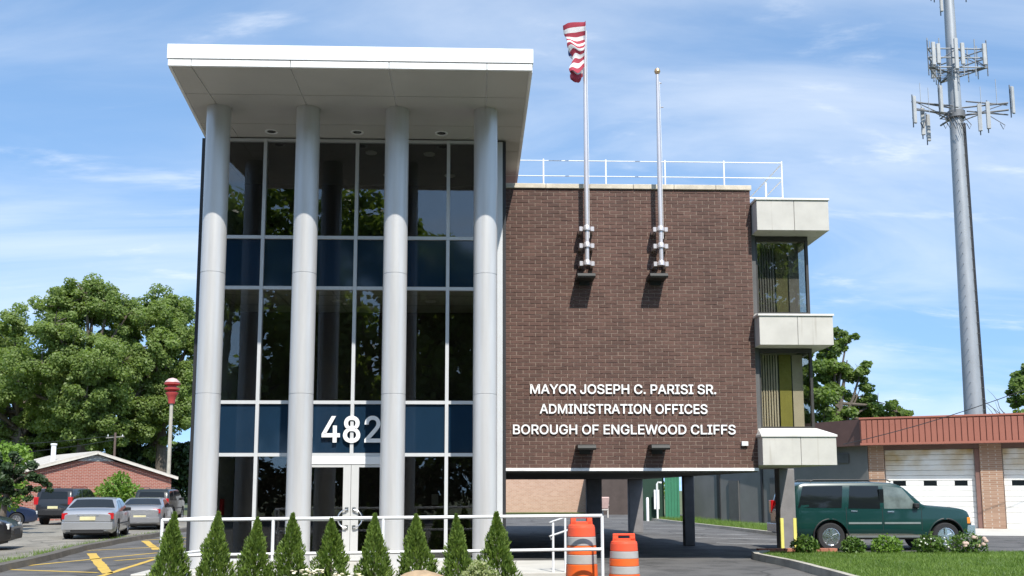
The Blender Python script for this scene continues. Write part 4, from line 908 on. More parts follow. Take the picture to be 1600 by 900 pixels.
car('parked_car', 'black car cut off by the left picture edge, front wheel showing', 'car', (-13.5, 7.3), 78, withbump(dict(SEDAN, chrome=0), P_BLK), P_BLK, scale=.95)
big = suv(5.2, 2.0, 1.90); big['trim_mat'] = mat('moulding_grey', (.22, .25, .24), .4, .2); big['handle_mat'] = M_CHROME; big['front_glass'] = mat('front_glass_brightened', (.13, .16, .155), .06, 0, .35, 3, spec=.4)  # front side glass paler: brightness seen through it is painted into the colour
GS = .942
GSUV = car('parked_suv', 'dark green sport utility vehicle parked before the garage doors', 'suv', (11.98, 5.5+.96, .004), 90, big, P_GREEN, scale=GS)
for s_ in (-1, 1): box('sill_cladding', mat('sill_bronze', (.10, .095, .075), .45, .3), GSUV, -1.02, 1.10, s_*.90, s_*.985, .33, .47, ch=.01)
for wx in big['wheels']:
    MB().tube([(wx+.50*math.cos(a_), -.985, .385+.50*math.sin(a_)) for a_ in np.linspace(-.15, math.pi+.15, 18)], .022, 6).build('arch_trim', M_BLACK, GSUV)
box('window_pillar', M_CARGLASS, GSUV, -.05, .08, -.985, -.94, 1.17, 1.70)
box('running_board', mat('board_grey', (.16, .17, .165), .4, .3), GSUV, -1.0, 1.05, -1.06, -.92, .36, .42, ch=.01)
box('vent_visor', M_BLACK, GSUV, .70, .80, -.94, -.90, 1.0, 1.25)

# ------------------------------------------------------------------ trees
def tree(name, label, loc, blobs, n, size, m, seed, trunk=.35, group=None, bark=M_BARK, fork=.3):
    rng = np.random.default_rng(seed); t = thing(name, label, 'tree', loc, 0, group); Cs = []; Os = []; limbs = MB()
    zmin = min(b[2]-b[3] for b in blobs); ztop = max(b[2]+b[3] for b in blobs); zc = max(.8, zmin+(ztop-zmin)*fork)
    cx = np.mean([b[0] for b in blobs]); cy = np.mean([b[1] for b in blobs])
    limbs.tube([(0, 0, -.05), (cx*.1, cy*.1, zc*.3), (cx*.3, cy*.3, zc*.7), (cx*.6, cy*.6, zc), (cx, cy, zc+(ztop-zc)*.6)], [trunk*1.25, trunk, trunk*.85, trunk*.6, trunk*.12], 10)
    tot = sum(b[3]**2 for b in blobs)
    for bx, by, bz, br in blobs:
        k = int(n*br*br/tot); nc = max(5, int(14*br/1.5)); 
        cd = rng.normal(size=(nc, 3)); cd /= np.linalg.norm(cd, axis=1, keepdims=True); cc = np.array([bx, by, bz])+cd*br*rng.uniform(.45, .95, (nc, 1))*np.array([1, 1, .9])
        crr = br*rng.uniform(.26, .48, nc)
        w = rng.integers(0, nc, k); d = rng.normal(size=(k, 3)); d /= np.linalg.norm(d, axis=1, keepdims=True)
        Cs.append(cc[w]+d*(crr[w][:, None])*rng.uniform(.2, 1, (k, 1))**.5*np.array([1, 1, .75])); Os.append(d*1.1+np.array([.15, -.35, .3]))
        st = np.array([cx*.5, cy*.5, zc*rng.uniform(.75, 1.1)]); mid = (st+np.array([bx, by, bz]))/2+rng.normal(size=3)*br*.15
        limbs.tube([st, mid, (bx, by, bz), (bx+rng.normal()*br*.3, by+rng.normal()*br*.3, bz+br*.6)], [trunk*.42, trunk*.28, trunk*.16, trunk*.04], 7)
        for q in range(min(nc, 7)): limbs.tube([(bx, by, bz), tuple((np.array([bx, by, bz])+cc[q])/2+rng.normal(size=3)*br*.08), tuple(cc[q])], [trunk*.13, trunk*.08, trunk*.03], 5)
    C = np.concatenate(Cs); O = np.concatenate(Os); keep = C[:, 2] > .15; V, F = leaf_cards(C[keep], size, rng, .45, O[keep], .6); V[:, 2] = np.maximum(V[:, 2], .02)
    link('crown', np_mesh('crown', V, F, m), t); limbs.build('trunk', bark, t); return t
def rblobs(seed, cx, cz, rx, rz, n, rmin, rmax, depth=None):
    rr = random.Random(seed); o = []
    for i in range(n):
        while True:
            a, b, c = rr.uniform(-1, 1), rr.uniform(-1, 1), rr.uniform(-1, 1)
            if .25 < a*a+b*b+c*c < 1: break
        o.append((cx+a*rx, b*(depth or rx), cz+c*rz, rr.uniform(rmin, rmax)))
    return o
M_LEAF1 = leaf_mat('sycamore_leaf', (.105, .155, .042), (.265, .345, .105), .5, .25)
M_LEAF2 = leaf_mat('maple_leaf', (.085, .135, .033), (.22, .305, .08), .5, .3)
M_LEAF3 = leaf_mat('spring_bush_leaf', (.10, .19, .03), (.22, .34, .06), .35, .8)
M_LEAF4 = leaf_mat('dark_needle', (.016, .034, .012), (.045, .085, .022), .2, .7)
GT = 'tall trees behind the brick house'
tree('sycamore_tree', 'tall sycamore at far left behind the brick house roof', (-34.0, 60, -.01), rblobs(1, -.5, 9.8, 5.2, 5.6, 30, 1.3, 2.1)+[(2.5, -1, 14.3, 1.5), (-1, -1, 14.6, 1.6)], 110000, .115, M_LEAF1, 41, .45, GT)
tree('sycamore_tree', 'tallest sycamore in the middle of the left tree group', (-28.3, 57, -.01), rblobs(2, 0, 10.8, 5.2, 6.0, 34, 1.3, 2.1)+[(0, -1, 16.4, 1.6), (-1.8, 0, 15.5, 1.8), (1.8, -1, 15.6, 1.6), (3.2, -1, 14.8, 1.6), (2.2, -2, 8, 2), (0, -2, 7, 2)], 130000, .115, M_LEAF1, 42, .5, GT)
tree('sycamore_tree', 'sycamore right of the tree group, behind the red siren', (-23.2, 60, -.01), rblobs(3, -.9, 11.0, 3.8, 5.8, 28, 1.2, 2.0)+[(1.0, 0, 16.0, 1.4), (-1, 0, 16.4, 1.5), (1.3, 0, 7.5, 1.2), (-2, 0, 15.5, 1.6), (-1.8, -1, 8.2, 1.8), (-1.0, -1, 6.4, 1.5), (1.6, 0, 13.5, 1.5), (1.5, 0, 10.5, 1.4)], 110000, .115, M_LEAF1, 43, .45, GT)
for i, (x, z, n_) in enumerate(((-39, 3.4, 12), (-31.5, 3.6, 13), (-25.2, 3.2, 11))):
    leafy('background_shrub', ['dense dark shrubs under the left sycamore', 'dense dark shrubs under the middle sycamore', 'dense dark shrubs under the sycamore behind the siren'][i], 'shrubs', (x, 64, -.01), rblobs(30+i, 0, z, 3.6, 2.8, n_, 1.2, 1.9), 9000, .24, M_LEAF4, 60+i, 'shrubs below the sycamores')
tree('distant_tree', 'small hazy tree low between siren pole and column', (-31.8, 95, -.01), rblobs(9, 0, 4.8, 4.0, 2.6, 12, 1.2, 1.8), 9000, .26, M_LEAF2, 44, .3)
tree('yew_tree', 'dark spreading evergreen at the left edge before the brick house', (-16.0, 17.2, -.01), [(-.4, 0, 2.1, .75), (.3, 0, 2.0, .6), (1.0, -.2, 2.2, .45), (1.5, 0, 1.75, .32), (1.0, 0, 1.55, .35), (-.6, 0, 2.6, .7), (.3, 0, 2.6, .45), (.2, 0, 1.4, .4)], 8000, .085, M_LEAF4, 45, .12)
leafy('roadside_bush', 'bright green leafy bush above the dark evergreen, left edge', 'shrub', (-17.6, 20.5, -.01), [(0, 0, 2.7, .9), (.6, 0, 2.9, .6), (-.6, 0, 2.6, .8), (.2, 0, 1.6, .9)], 3600, .10, M_LEAF3, 46)
leafy('lilac_bush', 'bright green rounded bush in front of the brick gable', 'shrub', (-16.9, 32.0, -.01), [(0, 0, 1.6, .85), (.6, 0, 1.35, .7), (-.6, 0, 1.35, .65), (.1, 0, 2.15, .45), (1.0, 0, 1.0, .55), (0, 0, .9, .9)], 3600, .095, M_LEAF3, 47)
tree('maple_tree', 'leafy tree behind the corner bay and garage roof', (25.4, 48, -.01), [(-.8, 0, 9.8, 1.6), (.6, .4, 11.2, 1.1), (1.6, -.3, 11.7, .8), (1.2, .5, 9.6, 1.2), (2.6, 0, 9.7, .9), (.2, -.5, 7.6, 1.5), (2.4, .3, 8.0, 1.1), (3.7, 0, 7.6, 1.1), (4.9, -.3, 6.9, 1.0), (5.6, 0, 6.3, .8), (3.4, .4, 6.3, 1.2), (1.6, 0, 6.2, 1.3), (-1.8, 0, 8.0, 1.4), (.8, 0, 12.2, .6), (-.2, 0, 6, 1.4)], 24000, .145, M_LEAF2, 48, .32, 'trees behind the garage')
tree('maple_tree', 'tree cut off by the right picture edge beyond the cell tower', (43.6, 54, -.01), [(0, 0, 9.6, 1.6), (-1.0, 0, 9.0, 1.1), (.8, 0, 10.6, 1.2), (1.5, 0, 8.8, 1.5), (-1.4, 0, 8.1, .8), (0, 0, 7.0, 1.5)], 11000, .17, M_LEAF2, 49, .3, 'trees behind the garage')
for i, (x, y, z, lb) in enumerate(((37.2, 62, 7.0, 'tree top just right of the cell tower foot'), (33.6, 64, 6.9, 'tree top just left of the cell tower foot'), (30.2, 64, 7.0, 'small tree top between the maple and the tower, over the garage roof'))):
    tree('far_tree', lb, (x, y, -.01), [(0, 0, z-.2, .75), (.8, 0, z-.7, .7), (-.8, 0, z-.8, .7), (.1, 0, z-1.6, .9)], 2600, .16, M_LEAF2, 70+i, .16, 'trees behind the garage')
# bare branches by the right-hand tree
bb = MB(); rr = random.Random(8)
for k in range(7):
    a = Vector((40.9, 53.5, 6.0+k*.2)); p = [a]
    for q in range(4): p.append(p[-1]+Vector((-.35+rr.uniform(-.25, .2), rr.uniform(-.2, .2), .28+rr.uniform(-.1, .3))))
    bb.tube(p, [.035, .028, .02, .012, .006], 5)
bb.tube([(40.9, 53.5, -.02), (40.9, 53.5, 4), (40.9, 53.5, 7.3)], [.12, .09, .04], 7)
tag(bb.build('bare_tree', M_BARK), 'thin leafless branches between cell tower and right-hand tree', 'tree')
# trees across the street, seen as reflections in the glass
for i, (x, y, s, lb) in enumerate(((-24, -41, 1.6, 'far left roadside tree across the street, mirrored in the glass'), (-14, -43, 1.62, 'left roadside tree mirrored in the left glass bay'), (-4.5, -41, 1.5, 'middle roadside tree mirrored in the upper glass'), (5.0, -43, 1.42, 'roadside tree mirrored in the right glass bay'), (14, -41, 1.36, 'right roadside tree across the street'), (23.5, -42, 1.45, 'roadside tree mirrored in the corner bay windows'), (33, -42, 1.5, 'far right roadside tree across the street'))):
    tree('street_tree', lb, (x, y, -.01), [(b[0]*s, b[1]*s, b[2]*s, b[3]*s) for b in rblobs(80+i, 0, 7.4, 4.4, 5.6, 26, 1.3, 2.1)], 20000, .30, M_LEAF1, 80+i, .4, 'trees across the street')

for i in range(6): leafy('reflection_hedge', ['leftmost length of added hedge across the street', 'second length of added hedge across the street', 'third length of added hedge across the street', 'fourth length of added hedge across the street', 'fifth length of added hedge across the street', 'rightmost length of added hedge across the street'][i], 'hedge', (-22+i*9.5, -38.5, -.01), [(-3.6+q*1.2, .3*(q % 2), 1.5+.3*((q*7+i) % 3), 1.45) for q in range(7)], 3200, .22, M_LEAF4, 150+i, 'added hedge across the street')  # unseen hedge, added so the ground-floor glass reflects a darker band

# lawn grass and weeds
def grass(name, label, poly_fn, n, h, seed, m):
    rng = np.random.default_rng(seed); P = poly_fn(rng, n); n = len(P)
    a = rng.uniform(0, 2*np.pi, n); hh = h*rng.uniform(.5, 1.3, n); ln = rng.normal(size=(n, 2))*.35*hh[:, None]; wv = np.stack([np.cos(a), np.sin(a), np.zeros(n)], 1)*(.004+.006*rng.uniform(0, 1, (n, 1)))
    tip = P+np.stack([ln[:, 0], ln[:, 1], hh], 1)
    V = np.stack([P-wv, P+wv, tip], 1).reshape(-1, 3); F = np.arange(3*n).reshape(n, 3)
    tag(link(name, np_mesh(name, V, F, m)), label, 'grass', kind='stuff')
M_GRASS = leaf_mat('grass_blade', (.075, .14, .022), (.20, .29, .06), .3, .8)
def lawnpts(rng, n):
    x = 7.7+rng.uniform(0, 1, n)**1.3*12; y = rng.uniform(-6.5, 3.5, n); k = (x > 7.95+.02*(y < 0)) ; ed = rng.normal(size=n)*.04; k &= (y < 3.45) & (x-8.0+ed > (y > 2.6)*(y-2.6)*.4)
    return np.stack([x[k], y[k], np.full(k.sum(), .10)], 1)
grass('lawn_grass', 'mown green grass on the island right of the driveway', lawnpts, 90000, .055, 5, M_GRASS)
def strippts(rng, n):
    t = rng.uniform(0, 1, n); a = np.array(KR)[:5]; s = t*(len(a)-1); i = np.minimum(s.astype(int), len(a)-2); f = (s-i)[:, None]; p = a[i]*(1-f)+a[i+1]*f
    return np.stack([p[:, 0]+.2+rng.uniform(0, 1, n)**1.5*2.2, p[:, 1], np.full(n, .03)], 1)
grass('strip_grass', 'rough grass growing along the kerb by the grey garage wall', strippts, 16000, .20, 6, M_GRASS)
def weeds(rng, n):
    k = np.array(KL); s = rng.uniform(1.6, 6.5, n); i = s.astype(int); f = (s-i)[:, None]; p = k[i]*(1-f)+k[i+1]*f
    cl = (np.sin(s*9)+np.sin(s*23+1) > .6) | (rng.uniform(0, 1, n) < .15); p = p[cl]; m_ = len(p)
    return np.stack([p[:, 0]-.2-np.abs(rng.normal(size=m_))*.35, p[:, 1]+rng.normal(size=m_)*.2, np.full(m_, .004)], 1)
grass('kerb_weeds', 'weeds growing in patches along the parking lot kerb', weeds, 9000, .10, 7, M_GRASS)
# border plants before the green vehicle
for i, (x, h_, w_, m_, lb) in enumerate(((9.10, .40, .24, M_LEAFB, 'round clipped shrub beside the yellow-edged pillar'), (10.25, .34, .22, M_LEAFB, 'low leafy plant beside the rear wheel of green vehicle'), (11.05, .38, .27, M_LEAF3, 'bright leafy plant below the doors of the green vehicle'), (12.1, .38, .30, M_LEAFB, 'leafy plant with white sprigs before the front wheel'), (13.0, .40, .34, M_LEAFB, 'flowering border plant below the front bumper of green vehicle'))):
    t = leafy('border_plant', lb, 'plant', (x, 3.0, .10), [(0, 0, h_*.55, w_), (w_*.7, 0, h_*.45, w_*.75), (-w_*.7, 0, h_*.45, w_*.75)], 750, .045, m_, 90+i, 'border plants on the lawn island')
    if i >= 3:
        rr = random.Random(i); fl = MB()
        for k in range(14 if i == 3 else 11):
            r_ = .022 if i == 3 else .055; M_ = Matrix.Translation((rr.uniform(-.34, .38), -.22+rr.uniform(-.1, .1), h_*.75+rr.uniform(-.16, .1)))
            fl.lathe([(r_*.3, -r_*.8), (r_*.9, -r_*.4), (r_, 0), (r_*.8, r_*.5), (r_*.2, r_*.8)], 9, M_)
        fl.build('blossom', mat('white_sprig', (.7, .7, .62), .7) if i == 3 else mat('pink_hydrangea', (.55, .40, .33), .8, 0, .2, 14), t)
bk = thing('brick_edging', 'red brick edging laid along the tip of the lawn island', 'brick edging', (0, 0, 0))
bme = MB().box(-.10, .10, -.05, .05, 0, .09, ch=.006).mesh('brick', mat('edging_brick', (.36, .14, .09), .85, 0, .2, 8, rnd=.2))
for k in range(9):
    for q in range(2): link('brick', bme, bk, (8.25+k*.215, 3.62+q*.11, .095))

# ------------------------------------------------------------------ brick house, siren, utility pole (left background)
M_RBRICK = brick_mat('red_brickwork', (.27, .085, .06), (.34, .12, .085), (.42, .33, .28), .24, .085)
HO = thing('brick_house', 'low red brick house with white-trimmed gable behind the parked cars', 'house', (-19.5, 36.0, -.01), R(37))
hw_, ev, rd, hd = 4.2, 2.20, 3.62, 9.0
pts = [(-hw_-2.2, 0), (hw_, 0), (hw_, ev+.12), (.95, rd-.42), (-1.05, rd-.42), (-hw_-2.2, ev-.62+.25)]
vs = [(x, 0, z) for x, z in pts]+[(x, hd, z) for x, z in pts]; n = len(pts)
MB().add(vs, [tuple(range(n)), tuple(range(n, 2*n))[::-1]]+[(i, n+i, n+(i+1) % n, (i+1) % n) for i in range(n)]).build('wall', M_RBRICK, HO)
M_ROOF = mat('white_roof', (.46, .43, .38), .85, 0, .12, 2)
for sx, zx in ((1, 0), (-1, 0)):
    x1 = hw_+.3 if sx > 0 else -hw_-2.4; z1 = ev+.1 if sx > 0 else ev-.36
    p0 = Vector((-.05, 0, rd+.06)); p1 = Vector((x1, 0, z1)); d = (p1-p0).normalized(); up = Vector((-d.z, 0, d.x)); up = up if up.z > 0 else -up
    b = MB(); q = [p0, p1, p1+up*.07, p0+up*.07]; b.add([(v.x, -.25, v.z) for v in q]+[(v.x, hd+.2, v.z) for v in q], [(0, 1, 2, 3), (7, 6, 5, 4), (0, 4, 5, 1), (1, 5, 6, 2), (2, 6, 7, 3), (3, 7, 4, 0)])
    ro = b.build('roof', M_ROOF, HO); bm = bmesh.new(); bm.from_mesh(ro.data); bmesh.ops.recalc_face_normals(bm, faces=bm.faces); bm.to_mesh(ro.data); bm.free()
    b = MB(); q = [p0-up*.10, p1-up*.10, p1-up*.005, p0-up*.005]; b.add([(v.x, -.30, v.z) for v in q]+[(v.x, -.255, v.z) for v in q], [(0, 1, 2, 3), (7, 6, 5, 4), (0, 4, 5, 1), (1, 5, 6, 2), (2, 6, 7, 3), (3, 7, 4, 0)])
    bo_ = b.build('barge_board', mat('barge_cream', (.60, .57, .50), .7), ro); bm = bmesh.new(); bm.from_mesh(bo_.data); bmesh.ops.recalc_face_normals(bm, faces=bm.faces); bm.to_mesh(bo_.data); bm.free()
ve = MB().add([(-1.05, -.03, rd-.42), (.95, -.03, rd-.42), (-.05, -.03, rd-.02), (-1.05, .03, rd-.42), (.95, .03, rd-.42), (-.05, .03, rd-.02)], [(0, 1, 2), (5, 4, 3), (0, 3, 4, 1), (1, 4, 5, 2), (2, 5, 3, 0)]).build('gable_vent', mat('vent_grey', (.55, .55, .52), .7), HO)
for k in range(4): box('louvre', M_DARKTRIM, ve, -.7+.15*k, .6-.15*k, -.045, -.032, rd-.38+k*.08, rd-.365+k*.08)
MB().tube([(-2.02, 1.0, 2.9), (-2.02, 1.0, 4.05)], .13, 12).tube([(-2.02, 1.0, 4.05), (-2.02, 1.0, 4.15)], .17, 12).build('chimney', M_WHITE, HO)
SH = thing('shed', 'low dark outbuilding with red fascia and pale door beside the brick house', 'shed', (-15.1, 41.0, -.01))
box('wall', mat('shed_wall', (.06, .055, .05), .9), SH, 0, 5, 0, 4, 0, 2.5); box('fascia', mat('shed_fascia', (.30, .11, .08), .7), SH, -.1, 5.1, -.3, 4.1, 2.5, 3.0); box('door', mat('shed_door', (.45, .46, .46), .7), SH, .35, 2.4, -.05, -.002, 0, 1.95, ch=.01)
SI = thing('siren', 'red ringed warning siren on a tall pale pole behind the house', 'siren', (-17.2, 41.5, -.01))
MB().tube([(0, 0, 0), (0, 0, 3), (0, 0, 6.85)], [.14, .12, .105], 12).build('pole', mat('pole_pale_wood', (.38, .36, .30), .85, 0, .15, 4), SI)
M_SIR = mat('siren_red', (.36, .045, .04), .5, 0, .12, 3)
MB().lathe([(.20, 6.85), (.22, 7.1), (.28, 7.3), (.38, 7.45), (.38, 7.52), (.24, 7.54), (.24, 7.60), (.45, 7.70), (.46, 7.80), (.26, 7.84), (.26, 7.92), (.48, 8.02), (.48, 8.10), (.30, 8.14)], 24).build('horn', M_SIR, SI)
MB().lathe([(.44, 8.14), (.42, 8.2), (.24, 8.36), (.03, 8.42)], 24).build('cap', mat('siren_cap', (.55, .38, .36), .5), SI)
UP = thing('utility_pole', 'thin utility pole with cross-arm above the gable, before trees', 'utility pole', (-23.8, 51.0, -.01))
MB().tube([(0, 0, 0), (0, 0, 5.6)], .08, 8).build('pole', mat('pole_brown', (.12, .085, .07), .9), UP)
MB().tube([(-.62, 0, 5.22), (.62, 0, 5.32)], .05, 6).build('cross_arm', mat('arm_grey', (.2, .19, .17), .8), UP)
for k in (-.5, 0, .5): MB().lathe([(.03, 5.25), (.05, 5.35), (.02, 5.42)], 8, Matrix.Translation((k, 0, .04))).build('insulator', M_FRAME, UP)
def wire(p0, p1, sag, r_, lb):
    P = []
    for i in range(17):
        t = i/16; v = Vector(p0)*(1-t)+Vector(p1)*t; v.z -= sag*4*t*(1-t); P.append(v)
    tag(MB().tube(P, r_, 5).build('overhead_wire', M_DARKTRIM), lb, 'wire', 'overhead wires')
wire((-23.8, 51, 5.4), (-32, 40, 4.2), .25, .02, 'upper overhead wire running left from the utility pole')
wire((-23.8, 51, 5.1), (-31, 39, 3.4), .25, .02, 'lower overhead wire running left from the utility pole')
wire((30.0, 12.5, 9.6), (16.3, 19.9, 3.42), .75, .016, 'thin wire slanting down across the red garage fascia')

# ------------------------------------------------------------------ garage with red metal fascia (right)
GA = thing('fire_garage', 'low brick garage with red ribbed metal fascia and white overhead doors', 'garage')
A = Vector((17.8, 21.94)); Bp = Vector((23.37, 18.94)); u = (Bp-A).normalized(); nrm = Vector((u.y, -u.x))      # nrm faces the camera
if nrm.y > 0: nrm = -nrm
def gp(s, o, z): p = A+u*s-nrm*o; return Vector((p.x, p.y, z))     # s along front, o behind fascia face
MG = Matrix(((u.x, -nrm.x, 0, A.x), (u.y, -nrm.y, 0, A.y), (0, 0, 1, 0), (0, 0, 0, 1)))    # local: x along front, y behind, z up
D = Vector((12.5, 33.0)); C2 = gp(22, 14, 0); E2 = gp(22, .55, 0)
fa = gp(.18, .55, 0)
M_GREYW = mat('grey_block_paint', (.19, .185, .18), .9, 0, .10, 1.2)
MB().prism([(D.x+.15, D.y), (fa.x, fa.y), (gp(.18, .9, 0).x, gp(.18, .9, 0).y), (C2.x, C2.y), (C2.x-6, C2.y+6)], -.01, 3.46).build('side_wall', M_GREYW, GA)
MB().prism([(D.x, D.y), (gp(.03, .08, 0).x, gp(.03, .08, 0).y), (gp(22, .08, 0).x, gp(22, .08, 0).y), (C2.x, C2.y), (C2.x-6, C2.y+6)], 3.461, 4.585).build('roof_fascia', mat('fascia_shaded', (.16, .085, .07), .75), GA)  # side fascia in darker brown: its shade is painted into the colour
M_RIB = mat('red_ribbed_metal', (.34, .125, .085), .55, 0, .06, 1.5)
MB().box(0, 22, .0, .075, 3.47, 4.56, M=MG).build('fascia_back', M_RIB, GA)
pme = MB().box(.0, .195, -.05, -.002, 3.56, 4.52, M=None).mesh('fascia_panel', M_RIB)
for k in range(40):
    o = link('fascia_panel', pme, GA); o.matrix_local = MG @ Matrix.Translation((.05+k*.232, 0, 0))
MB().box(-.03, 22, -.075, .09, 4.561, 4.64, M=MG, ch=.01).build('fascia_cap', M_RIB, GA)
MB().box(-.02, 22, -.065, -.001, 3.46, 3.555, M=MG, ch=.01).build('fascia_trim', M_RIB, GA)
M_TBRICK = brick_mat('tan_brickwork', (.31, .18, .115), (.40, .25, .17), (.46, .38, .31), .22, .08, 'S')
M_DBRICK = M_TBRICK
for s0, s1 in ((.20, .83), (4.57, 5.40), (9.15, 9.95)):
    MB().box(s0, s1, .62, 1.1, -.01, 3.455, M=MG).build('brick_pier', M_TBRICK, GA)
MB().box(.19, 12, .64, 1.2, 3.28, 3.457, M=MG).build('lintel', mat('lintel_brown', (.16, .10, .085), .8), GA)
MB().box(4.38, 4.565, .66, 1.0, -.01, 3.27, M=MG).build('door_jamb', mat('jamb_brown', (.20, .11, .09), .8), GA)
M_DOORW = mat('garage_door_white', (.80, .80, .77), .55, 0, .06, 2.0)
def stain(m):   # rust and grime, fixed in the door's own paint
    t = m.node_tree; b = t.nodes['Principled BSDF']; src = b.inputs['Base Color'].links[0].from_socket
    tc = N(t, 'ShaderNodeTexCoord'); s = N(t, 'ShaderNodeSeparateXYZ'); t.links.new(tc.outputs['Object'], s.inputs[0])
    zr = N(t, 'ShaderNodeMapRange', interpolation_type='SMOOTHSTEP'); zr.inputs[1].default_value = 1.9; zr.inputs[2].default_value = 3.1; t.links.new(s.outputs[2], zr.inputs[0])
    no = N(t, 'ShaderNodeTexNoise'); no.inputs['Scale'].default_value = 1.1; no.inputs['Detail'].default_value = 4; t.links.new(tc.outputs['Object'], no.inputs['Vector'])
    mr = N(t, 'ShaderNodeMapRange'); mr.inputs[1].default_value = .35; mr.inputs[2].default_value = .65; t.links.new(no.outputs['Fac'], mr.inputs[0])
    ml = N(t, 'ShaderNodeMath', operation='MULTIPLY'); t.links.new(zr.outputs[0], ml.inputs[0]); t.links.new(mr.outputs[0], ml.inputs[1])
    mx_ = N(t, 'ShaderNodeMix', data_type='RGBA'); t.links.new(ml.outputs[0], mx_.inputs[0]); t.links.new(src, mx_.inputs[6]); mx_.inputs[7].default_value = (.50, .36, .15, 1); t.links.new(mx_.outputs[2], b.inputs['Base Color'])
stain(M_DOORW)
for di, (s0, s1) in enumerate(((.84, 4.37), (5.41, 9.14))):
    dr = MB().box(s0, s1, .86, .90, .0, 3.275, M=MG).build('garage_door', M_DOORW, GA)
    nsec = 15; hh = 3.27/nsec
    for k in range(nsec):
        z0 = k*hh+.008; z1 = (k+1)*hh-.008
        if k == 8:      # row with little windows
            xs_ = [s0+.02, s0+.30, s0+.82, s0+1.52, s0+2.04, s0+2.72, s0+3.22, s1-.02]
            for q in range(7):
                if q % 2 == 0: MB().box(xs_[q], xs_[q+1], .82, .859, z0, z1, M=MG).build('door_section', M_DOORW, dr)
                else: MB().box(xs_[q]+.002, xs_[q+1]-.002, .835, .859, z0, z1, M=MG).build('door_window', M_CARGLASS, dr)
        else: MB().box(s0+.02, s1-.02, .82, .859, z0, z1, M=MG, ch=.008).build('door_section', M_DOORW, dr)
# side wall details
sd_ = (Vector((D.x+.15, D.y))-Vector((fa.x, fa.y))); su = sd_.normalized(); sn = Vector((su.y, -su.x)); sn = sn if sn.x < 0 else -sn
MS = Matrix(((su.x, sn.x, 0, fa.x), (su.y, sn.y, 0, fa.y), (0, 0, 1, 0), (0, 0, 0, 1)))
for a_, b_, z0, z1, nm, m_ in ((5.1, 5.9, .05, 2.15, 'side_door', M_SOFFDARK), (8.1, 8.8, .05, 2.05, 'side_door', M_SOFFDARK), (9.5, 9.7, .0, 3.4, 'downpipe', M_DARKTRIM), (6.4, 6.52, .0, 3.4, 'downpipe', M_DARKTRIM), (1.0, 1.7, 2.75, 3.15, 'wall_lamp', M_SOFFDARK)):
    MB().box(a_, b_, .002, .06, z0, z1, M=MS).build(nm, m_, GA)
MB().tube([gp(2.6, 3, 4.585), gp(3.0, 3, 4.80), gp(3.5, 3, 4.585)], .04, 6).build('roof_vent_hoop', M_WHITE, GA)
tag(MB().tube([(31.5, 66, -.02), (31.5, 66, 7.5), (31.5, 66, 9.6)], [.07, .05, .02], 6).build('radio_mast', M_FRAME), 'thin distant radio mast above the garage roof', 'mast')

# ------------------------------------------------------------------ cell tower
CT = thing('cell_tower', 'tall grey steel cell tower with antenna platforms', 'cell tower', (31.3, 38.94, -.01))
M_STEEL = mat('galvanised_steel', (.33, .345, .355), .5, .35, .12, 1.5, stretch=(1, 1, .3)); M_STEELD = mat('steel_dark', (.16, .165, .17), .55, .3); M_ANT = mat('antenna_pale', (.38, .385, .375), .5)
MB().tube([(0, 0, 0), (0, 0, 6.4), (0, 0, 19), (0, 0, 32.5), (0, 0, 37)], [.63, .54, .44, .315, .28], 20).build('pole', M_STEEL, CT)
MB().tube([(.55, -.30, 0), (.49, -.30, 6.4), (.43, -.22, 15), (.38, -.20, 24.2)], .115, 8).build('cable_run', M_BLACK, CT)
pe = MB(); rr = random.Random(2)
for k in range(60):
    z = 4+k*.33; s = 1 if k % 2 else -1; rp = .6-.0098*z; pe.tube([(s*rp*.55, -rp*.75, z), (s*rp*.75, -rp*1.05-.02, z)], .018, 5)
pe.build('step_peg', M_STEELD, CT)
def antenna(x, y, z, h_, w_=.22, rz=0, pipe=True, parent=None):
    M_ = Matrix.Translation((x, y, z)) @ Matrix.Rotation(rz, 4, 'Z')
    a = MB().box(-w_/2, w_/2, -.07, .07, -h_/2, h_/2, M=M_, ch=.03).build('panel_antenna', M_ANT, parent or CT)
    if pipe: MB().tube([M_ @ Vector((0, .16, -h_/2-.2)), M_ @ Vector((0, .16, h_/2+.15))], .035, 6).box(-.05, .05, .06, .18, h_*.3, h_*.3+.08, M=M_).box(-.05, .05, .06, .18, -h_*.3, -h_*.3+.08, M=M_).build('antenna_pipe', M_STEELD, a)
# upper platform: triangular deck with handrails
zt = 27.55; tri = [(-2.0, -.95), (1.72, -.95), (-.1, 1.5)]
for k in range(9):
    f = .12+k*.095; MB().tube([Vector((*tri[0], zt-.03))*(1-f)+Vector((*tri[2], zt-.03))*f, Vector((*tri[1], zt-.03))*(1-f)+Vector((*tri[2], zt-.03))*f], .022, 5).build('grating_bar', M_STEEL, CT)
for i in range(3):
    p, q = Vector((*tri[i], zt)), Vector((*tri[(i+1) % 3], zt))
    for dz in (.0, .62, 1.2): MB().tube([p+Vector((0, 0, dz)), q+Vector((0, 0, dz))], .045, 6).build('platform_rail', M_STEEL, CT)
    for k in range(6):
        t = k/5; v = p*(1-t)+q*t; MB().tube([v-Vector((0, 0, .55)), v+Vector((0, 0, 1.5+.4*rr.random()))], .034, 6).build('antenna_pipe', M_STEEL, CT)
    MB().tube([p, q*.5+p*.5+Vector((0, 0, 1.2)), q], .03, 5).build('brace', M_STEELD, CT)
    MB().tube([(0, 0, zt-.02), p], .06, 6).build('platform_arm', M_STEELD, CT)
for x, y, h_ in ((-1.75, -1.2, 1.5), (-1.45, -1.2, 1.3), (-.35, -1.25, 2.0), (.05, -1.25, 1.4), (1.45, -1.2, 1.4), (-.9, .8, 1.5)): antenna(x, y, zt+.75, h_, .24, 0, False)
